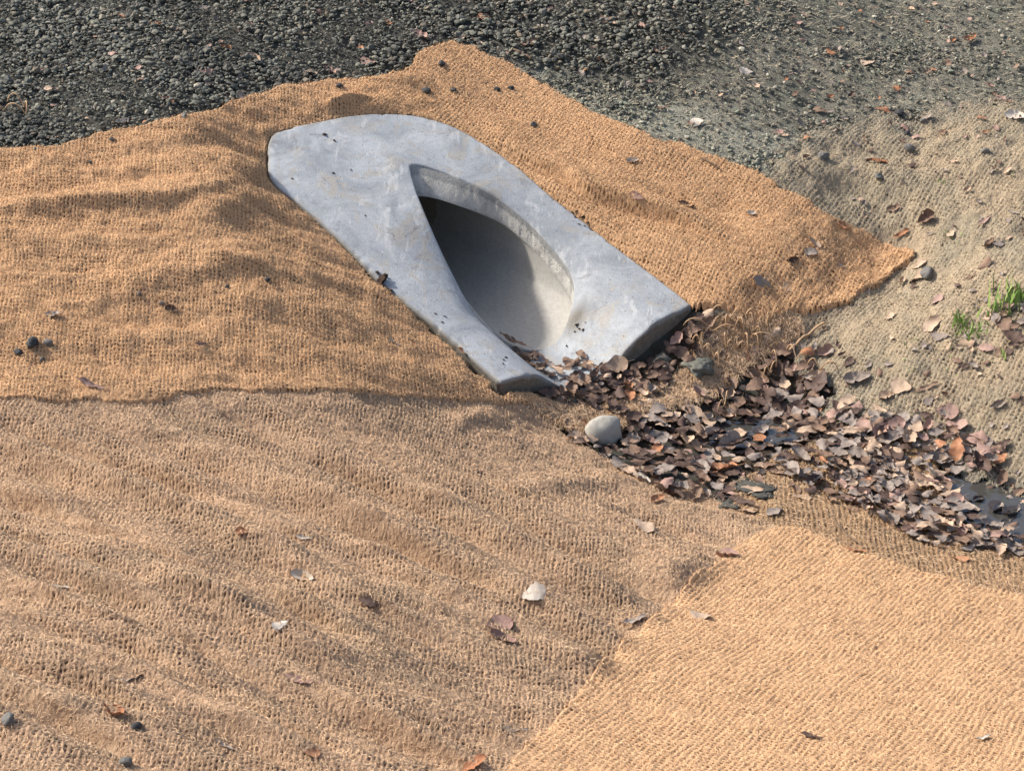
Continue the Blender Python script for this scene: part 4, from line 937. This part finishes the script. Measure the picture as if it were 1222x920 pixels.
THR = [([(815,395),(850,402),(890,410),(930,420)],'thread running from the concrete corner across the netting scrap'),
 ([(826,414),(838,424),(852,434),(858,444)],'short thick thread beside the mossy mortar lump'),
 ([(868,390),(866,398),(880,392),(888,408),(892,425)],'looping thread hanging from the torn mat hem'),
 ([(893,385),(900,402),(908,412)],'straight thin thread hanging from the mat hem'),
 ([(917,385),(914,398),(920,388),(930,380)],'short curled thread at the mat hem'),
 ([(864,410),(866,422),(878,424),(892,427)],'hooked thread above the leaf litter'),
 ([(938,425),(950,436),(962,443),(978,448),(1000,450)],'pale thread trailing over the silty mat edge'),
 ([(920,430),(926,445),(918,452),(910,458)],'curly thread hanging into the leaf litter'),
 ([(985,388),(965,402),(950,414),(940,425)],'rolled cord of netting along the beige mat'),
 ([(850,378),(870,388),(888,385),(905,388)],'thread along the torn hem of the right orange mat'),
 ([(875,405),(885,398),(898,410),(905,425)],'arched thread over the netting scrap'),
 ([(868,480),(864,492),(856,498)],'thread end poking out of the leaves'),
 ([(10,128),(30,135),(32,145),(5,140),(-5,143)],'loop of pale cord on the gravel at the far left')]
for i_, (p_, l_) in enumerate(THR): thread(p_, .0030 if 'rolled' in l_ else random.uniform(.0014, .0021), l_, lift=.006 if 'rolled' in l_ else .028)
thread([(985,612),(1010,640),(1030,655)], .0015, 'thin dark twig on the upper hem of the bright mat', m_twig, .003, 'twig', 'twig', 'twigs')
thread([(835,190),(860,205)], .002, 'thin brown twig on the hem of the right orange mat', m_twig, .003, 'twig', 'twig', 'twigs')
thread([(612,62),(625,68),(634,73)], .004, 'reddish brown stick in the gravel right of the mat peak', m_twig, .003, 'twig', 'twig', 'twigs')

# ------------------------------------------------------------------ grass shoots
m_g, nt, b = mat_new('grass_blade'); N = NT(nt); N.to(N.mix(N.noise(30, 2), (.14, .27, .05), (.32, .44, .12)), b.inputs['Base Color']); b.inputs['Roughness'].default_value = .5
b.inputs['Transmission Weight'].default_value = 0.
def tuft(u, v, nb_, hgt, spread, label, w=.0022, lean=.5):
    x, y, z = at(u, v); root = bpy.data.objects.new('grass_tuft', None); COL.objects.link(root); root.location = (x, y, z); tag(root, label, 'grass', 'grass shoots on the beige mat')
    for k_ in range(nb_):
        bx_, by_ = random.gauss(0, spread), random.gauss(0, spread); h_ = hgt * random.uniform(.55, 1.1); a_ = random.uniform(0, 6.28); ln = random.uniform(.1, lean) * h_; fa = random.uniform(0, 3.14)
        bz = float(surf(np.array(x + bx_), np.array(y + by_))) - z; V = []
        for g_ in range(7):
            f_ = g_ / 6; ww = w * (1 - f_ ** 2) * random.uniform(.95, 1.05) + .0001; cx_ = bx_ + math.cos(a_) * ln * f_ ** 2; cy_ = by_ + math.sin(a_) * ln * f_ ** 2; cz_ = bz - .004 + h_ * (f_ - .25 * (ln / h_) * f_ ** 3)
            dx_, dy_ = math.cos(fa) * ww, math.sin(fa) * ww
            V += [(cx_ - dx_, cy_ - dy_, cz_), (cx_, cy_, cz_ - ww * .4), (cx_ + dx_, cy_ + dy_, cz_)]
        f_ = np.array([(3 * g_ + q_, 3 * g_ + q_ + 1, 3 * g_ + q_ + 4, 3 * g_ + q_ + 3) for g_ in range(6) for q_ in range(2)])
        link('blade', new_mesh('blade', V, f_, m_g, True), root)
tuft(1212, 362, 42, .075, .028, 'tallest clump of bright green grass shoots at the right edge', .0030, .4)
tuft(1190, 372, 20, .050, .016, 'medium green grass shoots just left of the tallest clump', .0026)
tuft(1160, 398, 34, .034, .020, 'short tufted grass below the cupped tan leaf', .0020, .9)
tuft(1144, 390, 18, .040, .012, 'few curved grass blades rising beside the cupped tan leaf', .0022, .9)
tuft(1192, 428, 7, .028, .010, 'small lone grass sprout below the leaf patch at the right', .0018, .9)
tuft(1080, 412, 9, .018, .012, 'tiny grass sprouts left of the orange-tan leaf on the beige mat', .0013, .9)
tuft(1125, 283, 6, .022, .008, 'tiny yellow-green sprout high on the beige mat', .0013, .9)
tuft(1142, 285, 5, .018, .008, 'tiny sprout right of the yellow-green one high on the beige mat', .0013, .9)
tuft(1124, 219, 5, .018, .006, 'pale sprout on the upper beige mat', .0013, .8)
tuft(1130, 437, 5, .016, .010, 'thin flat blades on the lower beige mat', .0013, 1.2)
tuft(1206, 210, 4, .016, .006, 'tiny pale sprout near the upper right of the beige mat', .0012, .9)
tuft(1092, 440, 3, .020, .004, 'single slanting green blade on the lower beige mat', .0013, 1.2)

# ------------------------------------------------------------------ sky, sun, camera
SUN_AZ = Vector((-.92, .36, 0)).normalized(); EL = math.radians(38)
tosun = Vector((SUN_AZ.x * math.cos(EL), SUN_AZ.y * math.cos(EL), math.sin(EL)))
w = bpy.data.worlds.new('World'); scene.world = w; w.use_nodes = True; nt = w.node_tree
sky = nt.nodes.new('ShaderNodeTexSky'); sky.sky_type = 'NISHITA'; sky.sun_disc = False; sky.sun_elevation = EL; sky.sun_rotation = math.atan2(tosun.x, tosun.y); sky.dust_density = 4.0; sky.air_density = 1.0
nt.links.new(sky.outputs[0], nt.nodes['Background'].inputs[0]); nt.nodes['Background'].inputs[1].default_value = .14
L = bpy.data.lights.new('sun', 'SUN'); L.energy = 3.9; L.angle = math.radians(4.0); L.color = (1., .95, .88)
lo = bpy.data.objects.new('sun', L); COL.objects.link(lo); lo.rotation_euler = (-tosun).to_track_quat('-Z', 'Y').to_euler()
cam = bpy.data.cameras.new('camera'); co = bpy.data.objects.new('camera', cam); COL.objects.link(co); co.location = (0, 0, HC); co.rotation_euler = (math.pi / 2 - PITCH, 0, 0)
cam.sensor_width = 36; cam.lens = F / 1222 * 36; cam.clip_end = 3000; cam.clip_start = .05
scene.camera = co
scene.view_settings.view_transform = 'Standard'; scene.view_settings.look = 'None'; scene.view_settings.exposure = 0.50; scene.view_settings.gamma = 1
scene.cycles.max_bounces = 6
